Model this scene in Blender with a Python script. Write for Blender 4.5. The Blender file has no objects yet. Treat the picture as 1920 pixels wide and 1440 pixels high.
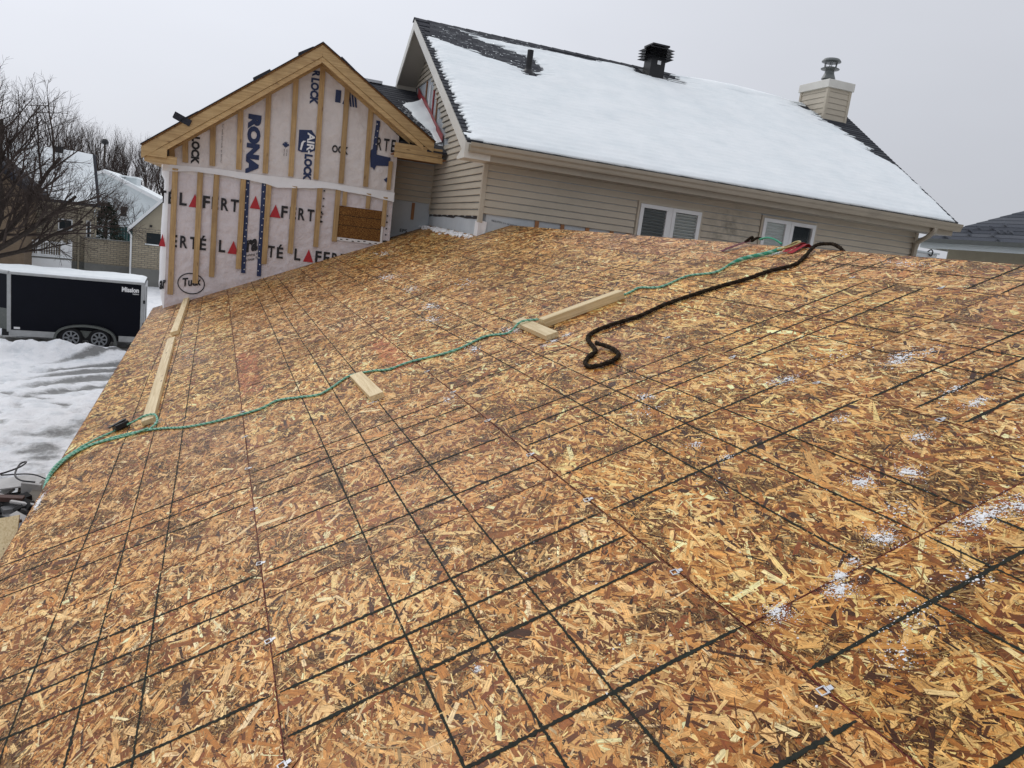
import bpy, math, random
import numpy as np
from mathutils import Matrix, Vector, noise as mnoise

rng = np.random.default_rng(7)
random.seed(7)
S = bpy.context.scene
COL = S.collection
R = math.radians

# ------------------------------------------------------------------ camera
TH = R(23.109)          # pitch of the new roof deck
HYAW = R(-3.037)        # the house stands a little askew to the deck
cam_d = bpy.data.cameras.new('camera')
cam_d.sensor_width = 36.0
cam_d.lens = 36.0 * 1420.49 / 1920.0
cam_d.clip_start = 0.05
cam_d.clip_end = 2000
cam = bpy.data.objects.new('camera', cam_d)
COL.objects.link(cam)
S.camera = cam
yaw, pit, rol = R(22.2831), R(-10.6504), R(7.2640)
fw = Vector((math.sin(yaw) * math.cos(pit), math.cos(yaw) * math.cos(pit), math.sin(pit)))
rt = Vector((math.cos(yaw), -math.sin(yaw), 0))
up = rt.cross(fw)
r2 = rt * math.cos(rol) + up * math.sin(rol)
u2 = up * math.cos(rol) - rt * math.sin(rol)
cam.matrix_world = Matrix(((r2.x, u2.x, -fw.x, -0.2356), (r2.y, u2.y, -fw.y, -1.7932),
                           (r2.z, u2.z, -fw.z, 1.4047), (0, 0, 0, 1)))

# ------------------------------------------------------------------ sky, sun, exposure
SUN_AZ, SUN_EL = R(-18), R(38)      # azimuth measured from +Y towards +X
sd = Vector((math.sin(SUN_AZ) * math.cos(SUN_EL), math.cos(SUN_AZ) * math.cos(SUN_EL), math.sin(SUN_EL)))
W = bpy.data.worlds.new('World')
S.world = W
W.use_nodes = True
nt = W.node_tree
nt.nodes.clear()
def wn(t, **k):
    n = nt.nodes.new(t)
    for a, b in k.items():
        setattr(n, a, b)
    return n
def wmath(op, a, b=None):
    n = wn('ShaderNodeMath', operation=op)
    for i, v in enumerate((a, b)):
        if v is None:
            continue
        if isinstance(v, (int, float)):
            n.inputs[i].default_value = v
        else:
            nt.links.new(v, n.inputs[i])
    return n.outputs[0]
tc = wn('ShaderNodeTexCoord')
sep = wn('ShaderNodeSeparateXYZ')
nt.links.new(tc.outputs['Generated'], sep.inputs[0])
dotn = wn('ShaderNodeVectorMath', operation='DOT_PRODUCT')
dotn.inputs[1].default_value = sd
nt.links.new(tc.outputs['Generated'], dotn.inputs[0])
lobe = wmath('POWER', wmath('MULTIPLY', wmath('ADD', dotn.outputs['Value'], 1.0), 0.5), 4.0)
zz = wmath('MAXIMUM', sep.outputs['Z'], 0.0)
lum = wmath('ADD', wmath('ADD', wmath('MULTIPLY', zz, 0.34), 0.465), wmath('MULTIPLY', lobe, 0.42))
mp = wn('ShaderNodeMapping')
mp.inputs['Scale'].default_value = (1.0, 1.0, 2.4)
nt.links.new(tc.outputs['Generated'], mp.inputs[0])
nz = wn('ShaderNodeTexNoise')
nz.inputs['Scale'].default_value = 2.2
nz.inputs['Detail'].default_value = 4.0
nt.links.new(mp.outputs[0], nz.inputs['Vector'])
lum = wmath('MULTIPLY', lum, wmath('ADD', wmath('MULTIPLY', nz.outputs['Fac'], 0.16), 0.92))
cl = wn('ShaderNodeVectorMath', operation='SCALE')
cl.inputs[0].default_value = (0.955, 0.985, 1.07)
nt.links.new(lum, cl.inputs['Scale'])
sky = wn('ShaderNodeTexSky')
sky.sky_type = 'NISHITA'
sky.sun_disc = False
sky.sun_elevation = SUN_EL
sky.sun_rotation = SUN_AZ
skys = wn('ShaderNodeVectorMath', operation='SCALE')
skys.inputs['Scale'].default_value = 0.10
nt.links.new(sky.outputs[0], skys.inputs[0])
mx = wn('ShaderNodeMix', data_type='RGBA')
mx.inputs['Factor'].default_value = 0.97      # a closed cloud deck: little of the clear sky comes through
nt.links.new(skys.outputs[0], mx.inputs['A'])
nt.links.new(cl.outputs[0], mx.inputs['B'])
bg = wn('ShaderNodeBackground')
bg.inputs['Strength'].default_value = 1.0
nt.links.new(mx.outputs['Result'], bg.inputs['Color'])
wo = wn('ShaderNodeOutputWorld')
nt.links.new(bg.outputs[0], wo.inputs[0])

sl = bpy.data.lights.new('sun', 'SUN')
sl.energy = 0.7
sl.angle = R(25)
sl.color = (1.0, 0.97, 0.93)
sun = bpy.data.objects.new('sun', sl)
COL.objects.link(sun)
sun.rotation_euler = (-sd).to_track_quat('-Z', 'Y').to_euler()
S.view_settings.view_transform = 'Standard'
S.view_settings.look = 'None'
S.view_settings.exposure = 0.0
S.view_settings.gamma = 1.0
S.view_settings.use_curve_mapping = False
S.render.engine = 'CYCLES'
S.cycles.max_bounces = 5
S.cycles.diffuse_bounces = 3
S.cycles.glossy_bounces = 2
S.cycles.transparent_max_bounces = 4
S.cycles.use_denoising = True

# ------------------------------------------------------------------ frames and object helpers
FR = {'W': Matrix.Identity(4), 'D': Matrix.Rotation(-TH, 4, 'Y'), 'H': Matrix.Rotation(HYAW, 4, 'Z')}
GZ = -3.3               # level of the yard

def tag(o, label=None, cat=None, group=None, kind=None):
    if label: o['label'] = label
    if cat: o['category'] = cat
    if group: o['group'] = group
    if kind: o['kind'] = kind
    return o

class Thing:
    """an Empty at the thing's base in a frame; parts are given in frame coordinates"""
    def __init__(s, name, label, cat, frame='W', base=(0, 0, 0), group=None, kind=None, rotz=0):
        s.base = np.array(base, float)
        s.o = bpy.data.objects.new(name, None)
        s.o.empty_display_size = 0.2
        COL.objects.link(s.o)
        s.o.matrix_world = FR[frame] @ Matrix.Translation(base) @ Matrix.Rotation(rotz, 4, 'Z')
        tag(s.o, label, cat, group, kind)

class MB:
    def __init__(s):
        s.v = []; s.f = []; s.m = []
    def add(s, vs, fs, mi=0):
        n = len(s.v)
        s.v.extend([tuple(map(float, q)) for q in vs])
        for f in fs:
            s.f.append(tuple(n + i for i in f)); s.m.append(mi)
        return s
    def box(s, x0, x1, y0, y1, z0, z1, mi=0):
        vs = [(x, y, z) for z in (z0, z1) for y in (y0, y1) for x in (x0, x1)]
        return s.add(vs, [(0, 2, 3, 1), (4, 5, 7, 6), (0, 1, 5, 4), (2, 6, 7, 3), (0, 4, 6, 2), (1, 3, 7, 5)], mi)
    def obox(s, c, ax, ay, az, mi=0):
        c = np.array(c, float); ax = np.array(ax, float); ay = np.array(ay, float); az = np.array(az, float)
        vs = [c + i * ax + j * ay + k * az for k in (-1, 1) for j in (-1, 1) for i in (-1, 1)]
        return s.add(vs, [(0, 2, 3, 1), (4, 5, 7, 6), (0, 1, 5, 4), (2, 6, 7, 3), (0, 4, 6, 2), (1, 3, 7, 5)], mi)
    def prism(s, poly, axis, a, b, mi=0):
        """poly: 2-D points; axis: the axis of extrusion"""
        def P(q, t):
            return {'x': (t, q[0], q[1]), 'y': (q[0], t, q[1]), 'z': (q[0], q[1], t)}[axis]
        n = len(poly)
        vs = [P(q, a) for q in poly] + [P(q, b) for q in poly]
        fs = [tuple(range(n - 1, -1, -1)), tuple(range(n, 2 * n))]
        fs += [(i, (i + 1) % n, n + (i + 1) % n, n + i) for i in range(n)]
        return s.add(vs, fs, mi)
    def tube(s, path, r, n=6, mi=0, cap=True):
        path = [np.array(q, float) for q in path]
        rr = r if hasattr(r, '__len__') else [r] * len(path)
        t0 = path[1] - path[0]
        ref = np.array((0.0, 0, 1)) if abs(t0[2]) < .9 * np.linalg.norm(t0) else np.array((1.0, 0, 0))
        vs = []
        for i, q in enumerate(path):
            t = path[min(i + 1, len(path) - 1)] - path[max(i - 1, 0)]
            t = t / (np.linalg.norm(t) + 1e-9)
            a = ref - t * (ref @ t); a /= (np.linalg.norm(a) + 1e-9); ref = a
            b = np.cross(t, a)
            for k in range(n):
                w = 2 * math.pi * k / n
                vs.append(q + rr[i] * (a * math.cos(w) + b * math.sin(w)))
        fs = []
        for i in range(len(path) - 1):
            for k in range(n):
                k2 = (k + 1) % n
                fs.append((i * n + k, i * n + k2, (i + 1) * n + k2, (i + 1) * n + k))
        if cap:
            fs.append(tuple(range(n - 1, -1, -1)))
            fs.append(tuple((len(path) - 1) * n + k for k in range(n)))
        return s.add(vs, fs, mi)
    def lathe(s, c, prof, n=16, mi=0):
        vs = []
        for r, z in prof:
            for k in range(n):
                w = 2 * math.pi * k / n
                vs.append((c[0] + r * math.cos(w), c[1] + r * math.sin(w), c[2] + z))
        fs = []
        for i in range(len(prof) - 1):
            for k in range(n):
                k2 = (k + 1) % n
                fs.append((i * n + k, i * n + k2, (i + 1) * n + k2, (i + 1) * n + k))
        fs.append(tuple(range(n - 1, -1, -1)))
        fs.append(tuple((len(prof) - 1) * n + k for k in range(n)))
        return s.add(vs, fs, mi)
    def mesh(s, name, off=(0, 0, 0), smooth=False):
        me = bpy.data.meshes.new(name)
        v = np.array(s.v, float).reshape(-1, 3) - np.array(off, float)
        me.from_pydata(v.tolist(), [], s.f)
        if any(s.m):
            me.polygons.foreach_set('material_index', s.m)
        if smooth:
            me.polygons.foreach_set('use_smooth', [True] * len(me.polygons))
        me.update()
        return me

def part(name, mb, mats, th, parent=None, smooth=False, bev=0, kind=None, label=None):
    """a part of Thing th (or a sub-part when parent is given)"""
    if not isinstance(mats, (list, tuple)):
        mats = [mats]
    me = mb.mesh(name, th.base, smooth) if isinstance(mb, MB) else mb
    for m in mats:
        me.materials.append(m)
    o = bpy.data.objects.new(name, me)
    COL.objects.link(o)
    o.parent = parent if parent is not None else th.o
    if bev:
        b = o.modifiers.new('bevel', 'BEVEL'); b.width = bev; b.segments = 2; b.limit_method = 'ANGLE'
    tag(o, label=label, kind=kind)
    return o

def single(name, mb, mats, label, cat, frame='W', base=(0, 0, 0), group=None, kind=None, smooth=False, bev=0):
    """a thing that is one mesh"""
    if not isinstance(mats, (list, tuple)):
        mats = [mats]
    me = mb.mesh(name, base, smooth)
    for m in mats:
        me.materials.append(m)
    o = bpy.data.objects.new(name, me)
    COL.objects.link(o)
    o.matrix_world = FR[frame] @ Matrix.Translation(base)
    if bev:
        b = o.modifiers.new('bevel', 'BEVEL'); b.width = bev; b.segments = 2; b.limit_method = 'ANGLE'
    return tag(o, label, cat, group, kind)

def inst(name, me, parent, loc, rot=(0, 0, 0), scale=(1, 1, 1)):
    o = bpy.data.objects.new(name, me)
    COL.objects.link(o)
    o.parent = parent
    o.location = loc; o.rotation_euler = rot; o.scale = scale
    return o

_NT = {}
def fbm(x, y, sc, seed=0, octv=4):
    """cheap value noise on arrays, -1..1"""
    x = np.asarray(x, float) * sc; y = np.asarray(y, float) * sc
    out = 0; amp = 1.0; tot = 0
    if seed not in _NT:
        _NT[seed] = np.random.default_rng(seed + 991).random((256, 256))
    T = _NT[seed]
    for k in range(octv):
        xi = np.floor(x).astype(int); yi = np.floor(y).astype(int)
        fx = x - xi; fy = y - yi
        fx = fx * fx * (3 - 2 * fx); fy = fy * fy * (3 - 2 * fy)
        g = lambda a, b: T[a % 256, b % 256]
        v = (g(xi, yi) * (1 - fx) + g(xi + 1, yi) * fx) * (1 - fy) + (g(xi, yi + 1) * (1 - fx) + g(xi + 1, yi + 1) * fx) * fy
        out = out + amp * (v * 2 - 1); tot += amp
        amp *= .5; x = x * 2.03 + 17.3; y = y * 2.03 + 9.1
    return out / tot

# ------------------------------------------------------------------ materials
MATS = {}
def nodes(name):
    m = bpy.data.materials.new(name)
    m.use_nodes = True
    t = m.node_tree
    t.nodes.clear()
    o = t.nodes.new('ShaderNodeOutputMaterial')
    b = t.nodes.new('ShaderNodeBsdfPrincipled')
    t.links.new(b.outputs[0], o.inputs[0])
    MATS[name] = m
    return m, t, b

def N(t, ty, ins=None, **k):
    n = t.nodes.new(ty)
    for a, b in k.items():
        setattr(n, a, b)
    for a, v in (ins or {}).items():
        if hasattr(v, 'is_linked'):
            t.links.new(v, n.inputs[a])
        else:
            n.inputs[a].default_value = v
    return n

def ramp(t, fac, stops):
    r = t.nodes.new('ShaderNodeValToRGB')
    e = r.color_ramp.elements
    e[0].position, e[0].color = stops[0][0], (*stops[0][1], 1)
    e[1].position, e[1].color = stops[-1][0], (*stops[-1][1], 1)
    for p_, c_ in stops[1:-1]:
        q = e.new(p_); q.color = (*c_, 1)
    t.links.new(fac, r.inputs[0])
    return r.outputs[0]

def coords(t, scale=(1, 1, 1), rot=(0, 0, 0), kind='Object'):
    c = N(t, 'ShaderNodeTexCoord')
    m = N(t, 'ShaderNodeMapping', {'Vector': c.outputs[kind], 'Scale': scale, 'Rotation': rot})
    return m.outputs[0]

def geopos(t, scale=(1, 1, 1)):
    c = N(t, 'ShaderNodeNewGeometry')
    m = N(t, 'ShaderNodeMapping', {'Vector': c.outputs['Position'], 'Scale': scale})
    return m.outputs[0]

def mottled(name, col, var=.15, scale=6, rough=.7, spec=.3, bump=.0, bscale=60, dirt=None, dirt_amt=.4, dscale=1.5, metal=0, stretch=(1, 1, 1), bdist=.01):
    """a plain paint or stone colour with blotches, optional dirt and fine relief"""
    m, t, b = nodes(name)
    v = geopos(t, stretch)
    n1 = N(t, 'ShaderNodeTexNoise', {'Vector': v, 'Scale': scale, 'Detail': 6.0, 'Roughness': .65})
    lo = tuple(c * (1 - var) for c in col); hi = tuple(min(1, c * (1 + var)) for c in col)
    c = ramp(t, n1.outputs['Fac'], [(.3, lo), (.7, hi)])
    if dirt:
        n2 = N(t, 'ShaderNodeTexNoise', {'Vector': v, 'Scale': dscale, 'Detail': 8.0, 'Roughness': .7})
        f = ramp(t, n2.outputs['Fac'], [(.48, (0, 0, 0)), (.72, (dirt_amt,) * 3)])
        mxn = N(t, 'ShaderNodeMix', {'Factor': f, 'A': c, 'B': (*dirt, 1)}, data_type='RGBA')
        c = mxn.outputs['Result']
    t.links.new(c, b.inputs['Base Color'])
    b.inputs['Roughness'].default_value = rough
    b.inputs['Specular IOR Level'].default_value = spec
    b.inputs['Metallic'].default_value = metal
    if bump:
        n3 = N(t, 'ShaderNodeTexNoise', {'Vector': v, 'Scale': bscale, 'Detail': 4.0})
        bp = N(t, 'ShaderNodeBump', {'Height': n3.outputs['Fac'], 'Strength': bump, 'Distance': bdist})
        t.links.new(bp.outputs[0], b.inputs['Normal'])
    return m

def wood(name, c_lo, c_hi, axis='z', rough=.65, knots=True, stain=None, stain_amt=.5):
    m, t, b = nodes(name)
    sc = {'x': (2.2, 55, 55), 'y': (55, 2.2, 55), 'z': (55, 55, 2.2)}[axis]
    v = coords(t, sc)
    ob = N(t, 'ShaderNodeObjectInfo')
    add = N(t, 'ShaderNodeVectorMath', {0: v, 1: ob.outputs['Location']}, operation='ADD')
    w = N(t, 'ShaderNodeTexNoise', {'Vector': add.outputs[0], 'Scale': 1.0, 'Detail': 5.0, 'Distortion': .6})
    c = ramp(t, w.outputs['Fac'], [(.3, c_lo), (.68, c_hi)])
    if knots:
        v2 = coords(t, {'x': (2.6, 11, 11), 'y': (11, 2.6, 11), 'z': (11, 11, 2.6)}[axis])
        vo = N(t, 'ShaderNodeTexVoronoi', {'Vector': v2, 'Scale': 1.0, 'Randomness': 1.0})
        f = ramp(t, vo.outputs['Distance'], [(.04, (1, 1, 1)), (.13, (0, 0, 0))])
        mm = N(t, 'ShaderNodeMix', {'Factor': f, 'A': c, 'B': (c_lo[0] * .35, c_lo[1] * .28, c_lo[2] * .25, 1)}, data_type='RGBA')
        c = mm.outputs['Result']
    if stain:
        n2 = N(t, 'ShaderNodeTexNoise', {'Vector': geopos(t, (1, 1, 1)), 'Scale': 3.0, 'Detail': 8.0, 'Roughness': .7})
        f = ramp(t, n2.outputs['Fac'], [(.42, (0, 0, 0)), (.7, (stain_amt,) * 3)])
        mm = N(t, 'ShaderNodeMix', {'Factor': f, 'A': c, 'B': (*stain, 1)}, data_type='RGBA')
        c = mm.outputs['Result']
    rnd = N(t, 'ShaderNodeMapRange', {'Value': ob.outputs['Random'], 'To Min': .82, 'To Max': 1.1})
    cc = N(t, 'ShaderNodeVectorMath', {0: c, 'Scale': rnd.outputs[0]}, operation='SCALE')
    t.links.new(cc.outputs[0], b.inputs['Base Color'])
    b.inputs['Roughness'].default_value = rough
    bp = N(t, 'ShaderNodeBump', {'Height': w.outputs['Fac'], 'Strength': .25, 'Distance': .004})
    t.links.new(bp.outputs[0], b.inputs['Normal'])
    return m

def plain(name, col, rough=.5, spec=.4, metal=0):
    m, t, b = nodes(name)
    b.inputs['Base Color'].default_value = (*col, 1)
    b.inputs['Roughness'].default_value = rough
    b.inputs['Specular IOR Level'].default_value = spec
    b.inputs['Metallic'].default_value = metal
    return m

def osb_material(name, use_attr):
    m, t, b = nodes(name)
    pos = geopos(t)
    if use_attr:
        at = N(t, 'ShaderNodeAttribute', attribute_name='flake')
        uvn = N(t, 'ShaderNodeUVMap', uv_map='grain')
        g = N(t, 'ShaderNodeTexNoise', {'Vector': uvn.outputs[0], 'Scale': 1.0, 'Detail': 4.0, 'Roughness': .7}, noise_dimensions='2D')
        f = N(t, 'ShaderNodeMapRange', {'Value': g.outputs['Fac'], 'From Min': .25, 'From Max': .75, 'To Min': .50, 'To Max': 1.36})
        c = N(t, 'ShaderNodeVectorMath', {0: at.outputs['Color'], 'Scale': f.outputs[0]}, operation='SCALE').outputs[0]
        g2 = N(t, 'ShaderNodeTexNoise', {'Vector': pos, 'Scale': 34.0, 'Detail': 7.0, 'Roughness': .75})
        f2 = N(t, 'ShaderNodeMapRange', {'Value': g2.outputs['Fac'], 'From Min': .3, 'From Max': .7, 'To Min': .78, 'To Max': 1.24})
        c = N(t, 'ShaderNodeVectorMath', {0: c, 'Scale': f2.outputs[0]}, operation='SCALE').outputs[0]
        g3 = N(t, 'ShaderNodeTexNoise', {'Vector': pos, 'Scale': 210.0, 'Detail': 3.0, 'Roughness': .6})
        f3 = ramp(t, g3.outputs['Fac'], [(.62, (1, 1, 1)), (.70, (.30, .24, .20))])      # pepper of bark and resin
        c = N(t, 'ShaderNodeVectorMath', {0: c, 1: f3}, operation='MULTIPLY').outputs[0]
        hgt = g.outputs['Fac']
    else:
        v = coords(t, (1, .45, 1))
        n0 = N(t, 'ShaderNodeTexVoronoi', {'Vector': v, 'Scale': 190.0, 'Randomness': 1.0})
        n1 = N(t, 'ShaderNodeTexNoise', {'Vector': v, 'Scale': 60.0, 'Detail': 6.0, 'Roughness': .75})
        mixn = N(t, 'ShaderNodeMix', {'Factor': .5, 'A': n0.outputs['Color'], 'B': n1.outputs['Color']}, data_type='RGBA')
        bw = N(t, 'ShaderNodeRGBToBW', {0: mixn.outputs['Result']})
        c = ramp(t, bw.outputs[0], [(.25, (.028, .010, .003)), (.45, (.10, .040, .010)), (.58, (.26, .115, .030)), (.75, (.50, .28, .08))])
        hgt = n1.outputs['Fac']
    # damp areas: darker, redder and glossier, with a shape of their own
    wet = N(t, 'ShaderNodeTexNoise', {'Vector': pos, 'Scale': .55, 'Detail': 5.0, 'Roughness': .6})
    wf = ramp(t, wet.outputs['Fac'], [(.40, (0, 0, 0)), (.62, (1, 1, 1))])
    dk = N(t, 'ShaderNodeMix', {'Factor': wf, 'A': (1.0, 1.0, 1.0, 1), 'B': (.80, .73, .63, 1)}, data_type='RGBA')
    cc = N(t, 'ShaderNodeVectorMath', {0: c, 1: dk.outputs['Result']}, operation='MULTIPLY')
    t.links.new(cc.outputs[0], b.inputs['Base Color'])
    rr = N(t, 'ShaderNodeMapRange', {'Value': wf, 'To Min': .50, 'To Max': .32})
    t.links.new(rr.outputs[0], b.inputs['Roughness'])
    b.inputs['Specular IOR Level'].default_value = .17
    bp = N(t, 'ShaderNodeBump', {'Height': hgt, 'Strength': .3, 'Distance': .0012})
    t.links.new(bp.outputs[0], b.inputs['Normal'])
    return m

M_FLAKE = osb_material('osb_flake', True)
M_OSB = osb_material('osb_core', False)
M_INK = mottled('printed_ink', (.022, .024, .018), .4, 90, .8, .15)
M_RED_EDGE = mottled('red_edge_seal', (.17, .035, .025), .4, 40, .7, .2, dirt=(.03, .012, .01), dirt_amt=.8, dscale=30)
M_CLIP = mottled('zinc_clip', (.58, .59, .61), .12, 80, .35, .5, metal=.25)
M_NEWWOOD = wood('fresh_lumber', (.56, .41, .20), (.80, .64, .38), 'y', .6)
M_NEWWOOD_X = wood('fresh_lumber_cross', (.56, .41, .20), (.80, .64, .38), 'x', .6)
M_STRIP = wood('furring_wood', (.36, .22, .09), (.56, .38, .18), 'z', .7, stain=(.20, .12, .06), stain_amt=.5)
M_BARGE = wood('barge_wood', (.42, .262, .108), (.63, .435, .205), 'x', .65, stain=(.26, .15, .07), stain_amt=.45)
M_OLDWOOD = wood('weathered_wood', (.26, .11, .045), (.40, .19, .08), 'z', .75)
M_SNOW, t_, b_ = nodes('snow')
_n = N(t_, 'ShaderNodeTexNoise', {'Vector': geopos(t_), 'Scale': 1.7, 'Detail': 8.0, 'Roughness': .7})
t_.links.new(ramp(t_, _n.outputs['Fac'], [(.3, (.80, .85, .86)), (.6, (.90, .93, .93))]), b_.inputs['Base Color'])
b_.inputs['Roughness'].default_value = .65
b_.inputs['Specular IOR Level'].default_value = .25
_n2 = N(t_, 'ShaderNodeTexNoise', {'Vector': geopos(t_), 'Scale': 38.0, 'Detail': 5.0, 'Roughness': .7})
_bp = N(t_, 'ShaderNodeBump', {'Height': _n2.outputs['Fac'], 'Strength': .35, 'Distance': .012})
t_.links.new(_bp.outputs[0], b_.inputs['Normal'])
M_ICE, t_, b_ = nodes('ice_crumbs')
b_.inputs['Base Color'].default_value = (.93, .92, .91, 1)
b_.inputs['Roughness'].default_value = .4
b_.inputs['Subsurface Weight'].default_value = .25
b_.inputs['Subsurface Radius'].default_value = (.012, .012, .012)
b_.inputs['Subsurface Scale'].default_value = 1.0
b_.inputs['Transmission Weight'].default_value = .0
b_.inputs['IOR'].default_value = 1.31
# ground snow: attribute 'slush' marks wet tracks, trodden patches and a dark band by the trailer
M_YARD, t_, b_ = nodes('yard_snow')
_at = N(t_, 'ShaderNodeAttribute', attribute_name='slush')
_n = N(t_, 'ShaderNodeTexNoise', {'Vector': geopos(t_, (1, .7, 1)), 'Scale': 2.3, 'Detail': 9.0, 'Roughness': .72})
_c = ramp(t_, _n.outputs['Fac'], [(.36, (.76, .79, .81)), (.5, (.92, .93, .94)), (.62, (.96, .965, .97))])
_n4 = N(t_, 'ShaderNodeTexNoise', {'Vector': geopos(t_), 'Scale': 9.0, 'Detail': 8.0, 'Roughness': .75})
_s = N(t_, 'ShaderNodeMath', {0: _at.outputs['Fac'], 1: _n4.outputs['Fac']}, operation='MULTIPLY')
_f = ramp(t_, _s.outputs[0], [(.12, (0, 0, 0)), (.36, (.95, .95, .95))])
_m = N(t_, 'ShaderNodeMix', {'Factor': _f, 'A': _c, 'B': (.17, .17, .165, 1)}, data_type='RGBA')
t_.links.new(_m.outputs['Result'], b_.inputs['Base Color'])
_r = N(t_, 'ShaderNodeMapRange', {'Value': _f, 'To Min': .7, 'To Max': .3})
t_.links.new(_r.outputs[0], b_.inputs['Roughness'])
_n2 = N(t_, 'ShaderNodeTexNoise', {'Vector': geopos(t_), 'Scale': 11.0, 'Detail': 6.0, 'Roughness': .7})
_bp = N(t_, 'ShaderNodeBump', {'Height': _n2.outputs['Fac'], 'Strength': .95, 'Distance': .05})
t_.links.new(_bp.outputs[0], b_.inputs['Normal'])
M_WRAP = mottled('house_wrap', (.66, .595, .60), .07, 3, .36, .45, .8, 7, dirt=(.50, .43, .42), dirt_amt=.45, dscale=1.2, bdist=.045)
M_WRAP2 = mottled('upper_house_wrap', (.68, .625, .60), .08, 3, .38, .45, .8, 6, dirt=(.50, .42, .38), dirt_amt=.5, dscale=1.4, bdist=.045)
M_BAND = mottled('white_wrap_lap', (.80, .78, .77), .05, 4, .45, .35, .4, 7)
M_PBLACK = mottled('black_print', (.022, .020, .022), .3, 50, .5, .3)
M_PNAVY = mottled('navy_print', (.022, .035, .095), .3, 50, .45, .3)
M_PRED = mottled('red_print', (.42, .022, .03), .12, 20, .45, .35)
M_PWHITE = plain('white_print', (.80, .80, .80), .5)
M_SIDING = mottled('beige_vinyl_siding', (.51, .45, .355), .05, 2, .5, .35, .12, 120, dirt=(.38, .335, .26), dirt_amt=.5, dscale=1.1, stretch=(1, 1, 2.5))
_t = M_SIDING.node_tree
_b = next(n for n in _t.nodes if n.type == 'BSDF_PRINCIPLED')
_src = _b.inputs['Base Color'].links[0].from_socket
_pos = geopos(_t)
_stain = FR['H'] @ Vector((6.98, 9.03, 1.98))          # mildew between the two windows
_d = N(_t, 'ShaderNodeVectorMath', {0: _pos, 1: _stain}, operation='DISTANCE')
_n = N(_t, 'ShaderNodeTexNoise', {'Vector': _pos, 'Scale': 7.0, 'Detail': 6.0, 'Roughness': .7})
_f = N(_t, 'ShaderNodeMapRange', {'Value': _d.outputs['Value'], 'From Min': .05, 'From Max': .55, 'To Min': 1.0, 'To Max': 0.0})
_g = N(_t, 'ShaderNodeMath', {0: _f.outputs[0], 1: ramp(_t, _n.outputs['Fac'], [(.42, (0, 0, 0)), (.65, (.9, .9, .9))])}, operation='MULTIPLY')
_m = N(_t, 'ShaderNodeMix', {'Factor': _g.outputs[0], 'A': _src, 'B': (.17, .155, .12, 1)}, data_type='RGBA')
_t.links.new(_m.outputs['Result'], _b.inputs['Base Color'])
M_TRIM = mottled('beige_metal_trim', (.37, .32, .245), .05, 3, .42, .45, dirt=(.22, .19, .15), dirt_amt=.4, dscale=2)
M_RAKE = mottled('cream_rake_trim', (.66, .64, .58), .04, 3, .45, .4, dirt=(.5, .47, .42), dirt_amt=.4, dscale=2)
M_SOFFIT = mottled('beige_soffit', (.40, .37, .32), .05, 4, .5, .3)
M_FOAM = mottled('grey_insulation_board', (.50, .53, .55), .06, 3, .6, .25, dirt=(.38, .41, .43), dirt_amt=.5, dscale=2)
M_FLASH = mottled('red_flashing_membrane', (.36, .035, .04), .15, 8, .45, .4)
M_FLASHM = mottled('grey_flashing', (.58, .60, .62), .08, 8, .4, .5)
def shingle_mat(name, c):
    return mottled(name, c, .35, 55, .85, .2, .5, 160)
M_SH = [shingle_mat('asphalt_shingle_a', (.045, .048, .056)), shingle_mat('asphalt_shingle_b', (.033, .035, .043)), shingle_mat('asphalt_shingle_c', (.060, .063, .071))]
M_BLACK = mottled('black_plastic', (.011, .011, .013), .2, 9, .42, .4)
M_PIPE = mottled('black_pipe', (.012, .012, .013), .2, 20, .5, .35)
M_GALV = mottled('painted_flue', (.13, .14, .135), .08, 8, .4, .5, metal=.2)
M_WHITE = mottled('white_pvc', (.78, .79, .79), .03, 4, .35, .45, dirt=(.6, .6, .58), dirt_amt=.3, dscale=3)
M_GLASS, t_, b_ = nodes('window_glass')
b_.inputs['Base Color'].default_value = (.9, .95, .95, 1)
b_.inputs['Roughness'].default_value = .03
b_.inputs['Transmission Weight'].default_value = 1.0
b_.inputs['IOR'].default_value = 1.45
b_.inputs['Alpha'].default_value = .35
M_DARKROOM = plain('dark_room', (.025, .03, .032), .8, .1)
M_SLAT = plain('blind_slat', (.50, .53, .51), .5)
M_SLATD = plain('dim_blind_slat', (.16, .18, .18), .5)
M_GREEN = mottled('green_rope_strand', (.055, .32, .20), .25, 40, .55, .35)
M_GREEN_L = mottled('pale_rope_strand', (.30, .56, .42), .2, 40, .55, .35)
M_BROPE2 = mottled('brown_rope_light', (.050, .036, .024), .5, 90, .9, .1, .9, 220)
M_BROPE = mottled('dark_brown_rope', (.028, .020, .013), .5, 90, .9, .1, .9, 220)
M_REDWEB = mottled('red_webbing', (.33, .02, .03), .2, 60, .7, .2, .3, 200)
M_DARKRED = mottled('maroon_webbing', (.13, .035, .045), .25, 50, .75, .2)
M_GOLD = mottled('zinc_gold_hook', (.42, .33, .13), .12, 40, .3, .6, metal=.6)
M_TIRE = mottled('tyre_rubber', (.016, .016, .017), .2, 30, .8, .2)
M_ALU = mottled('alloy_wheel', (.24, .25, .26), .06, 12, .35, .5, metal=.4)
M_TRBODY = mottled('midnight_trailer_skin', (.004, .005, .010), .1, 3, .45, .12)
M_TRTRIM = mottled('trailer_aluminium', (.42, .43, .43), .08, 5, .45, .5, dirt=(.25, .25, .24), dirt_amt=.5, dscale=4)
M_GUARD = mottled('stone_guard', (.12, .13, .12), .2, 20, .45, .4, metal=.3)
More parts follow.
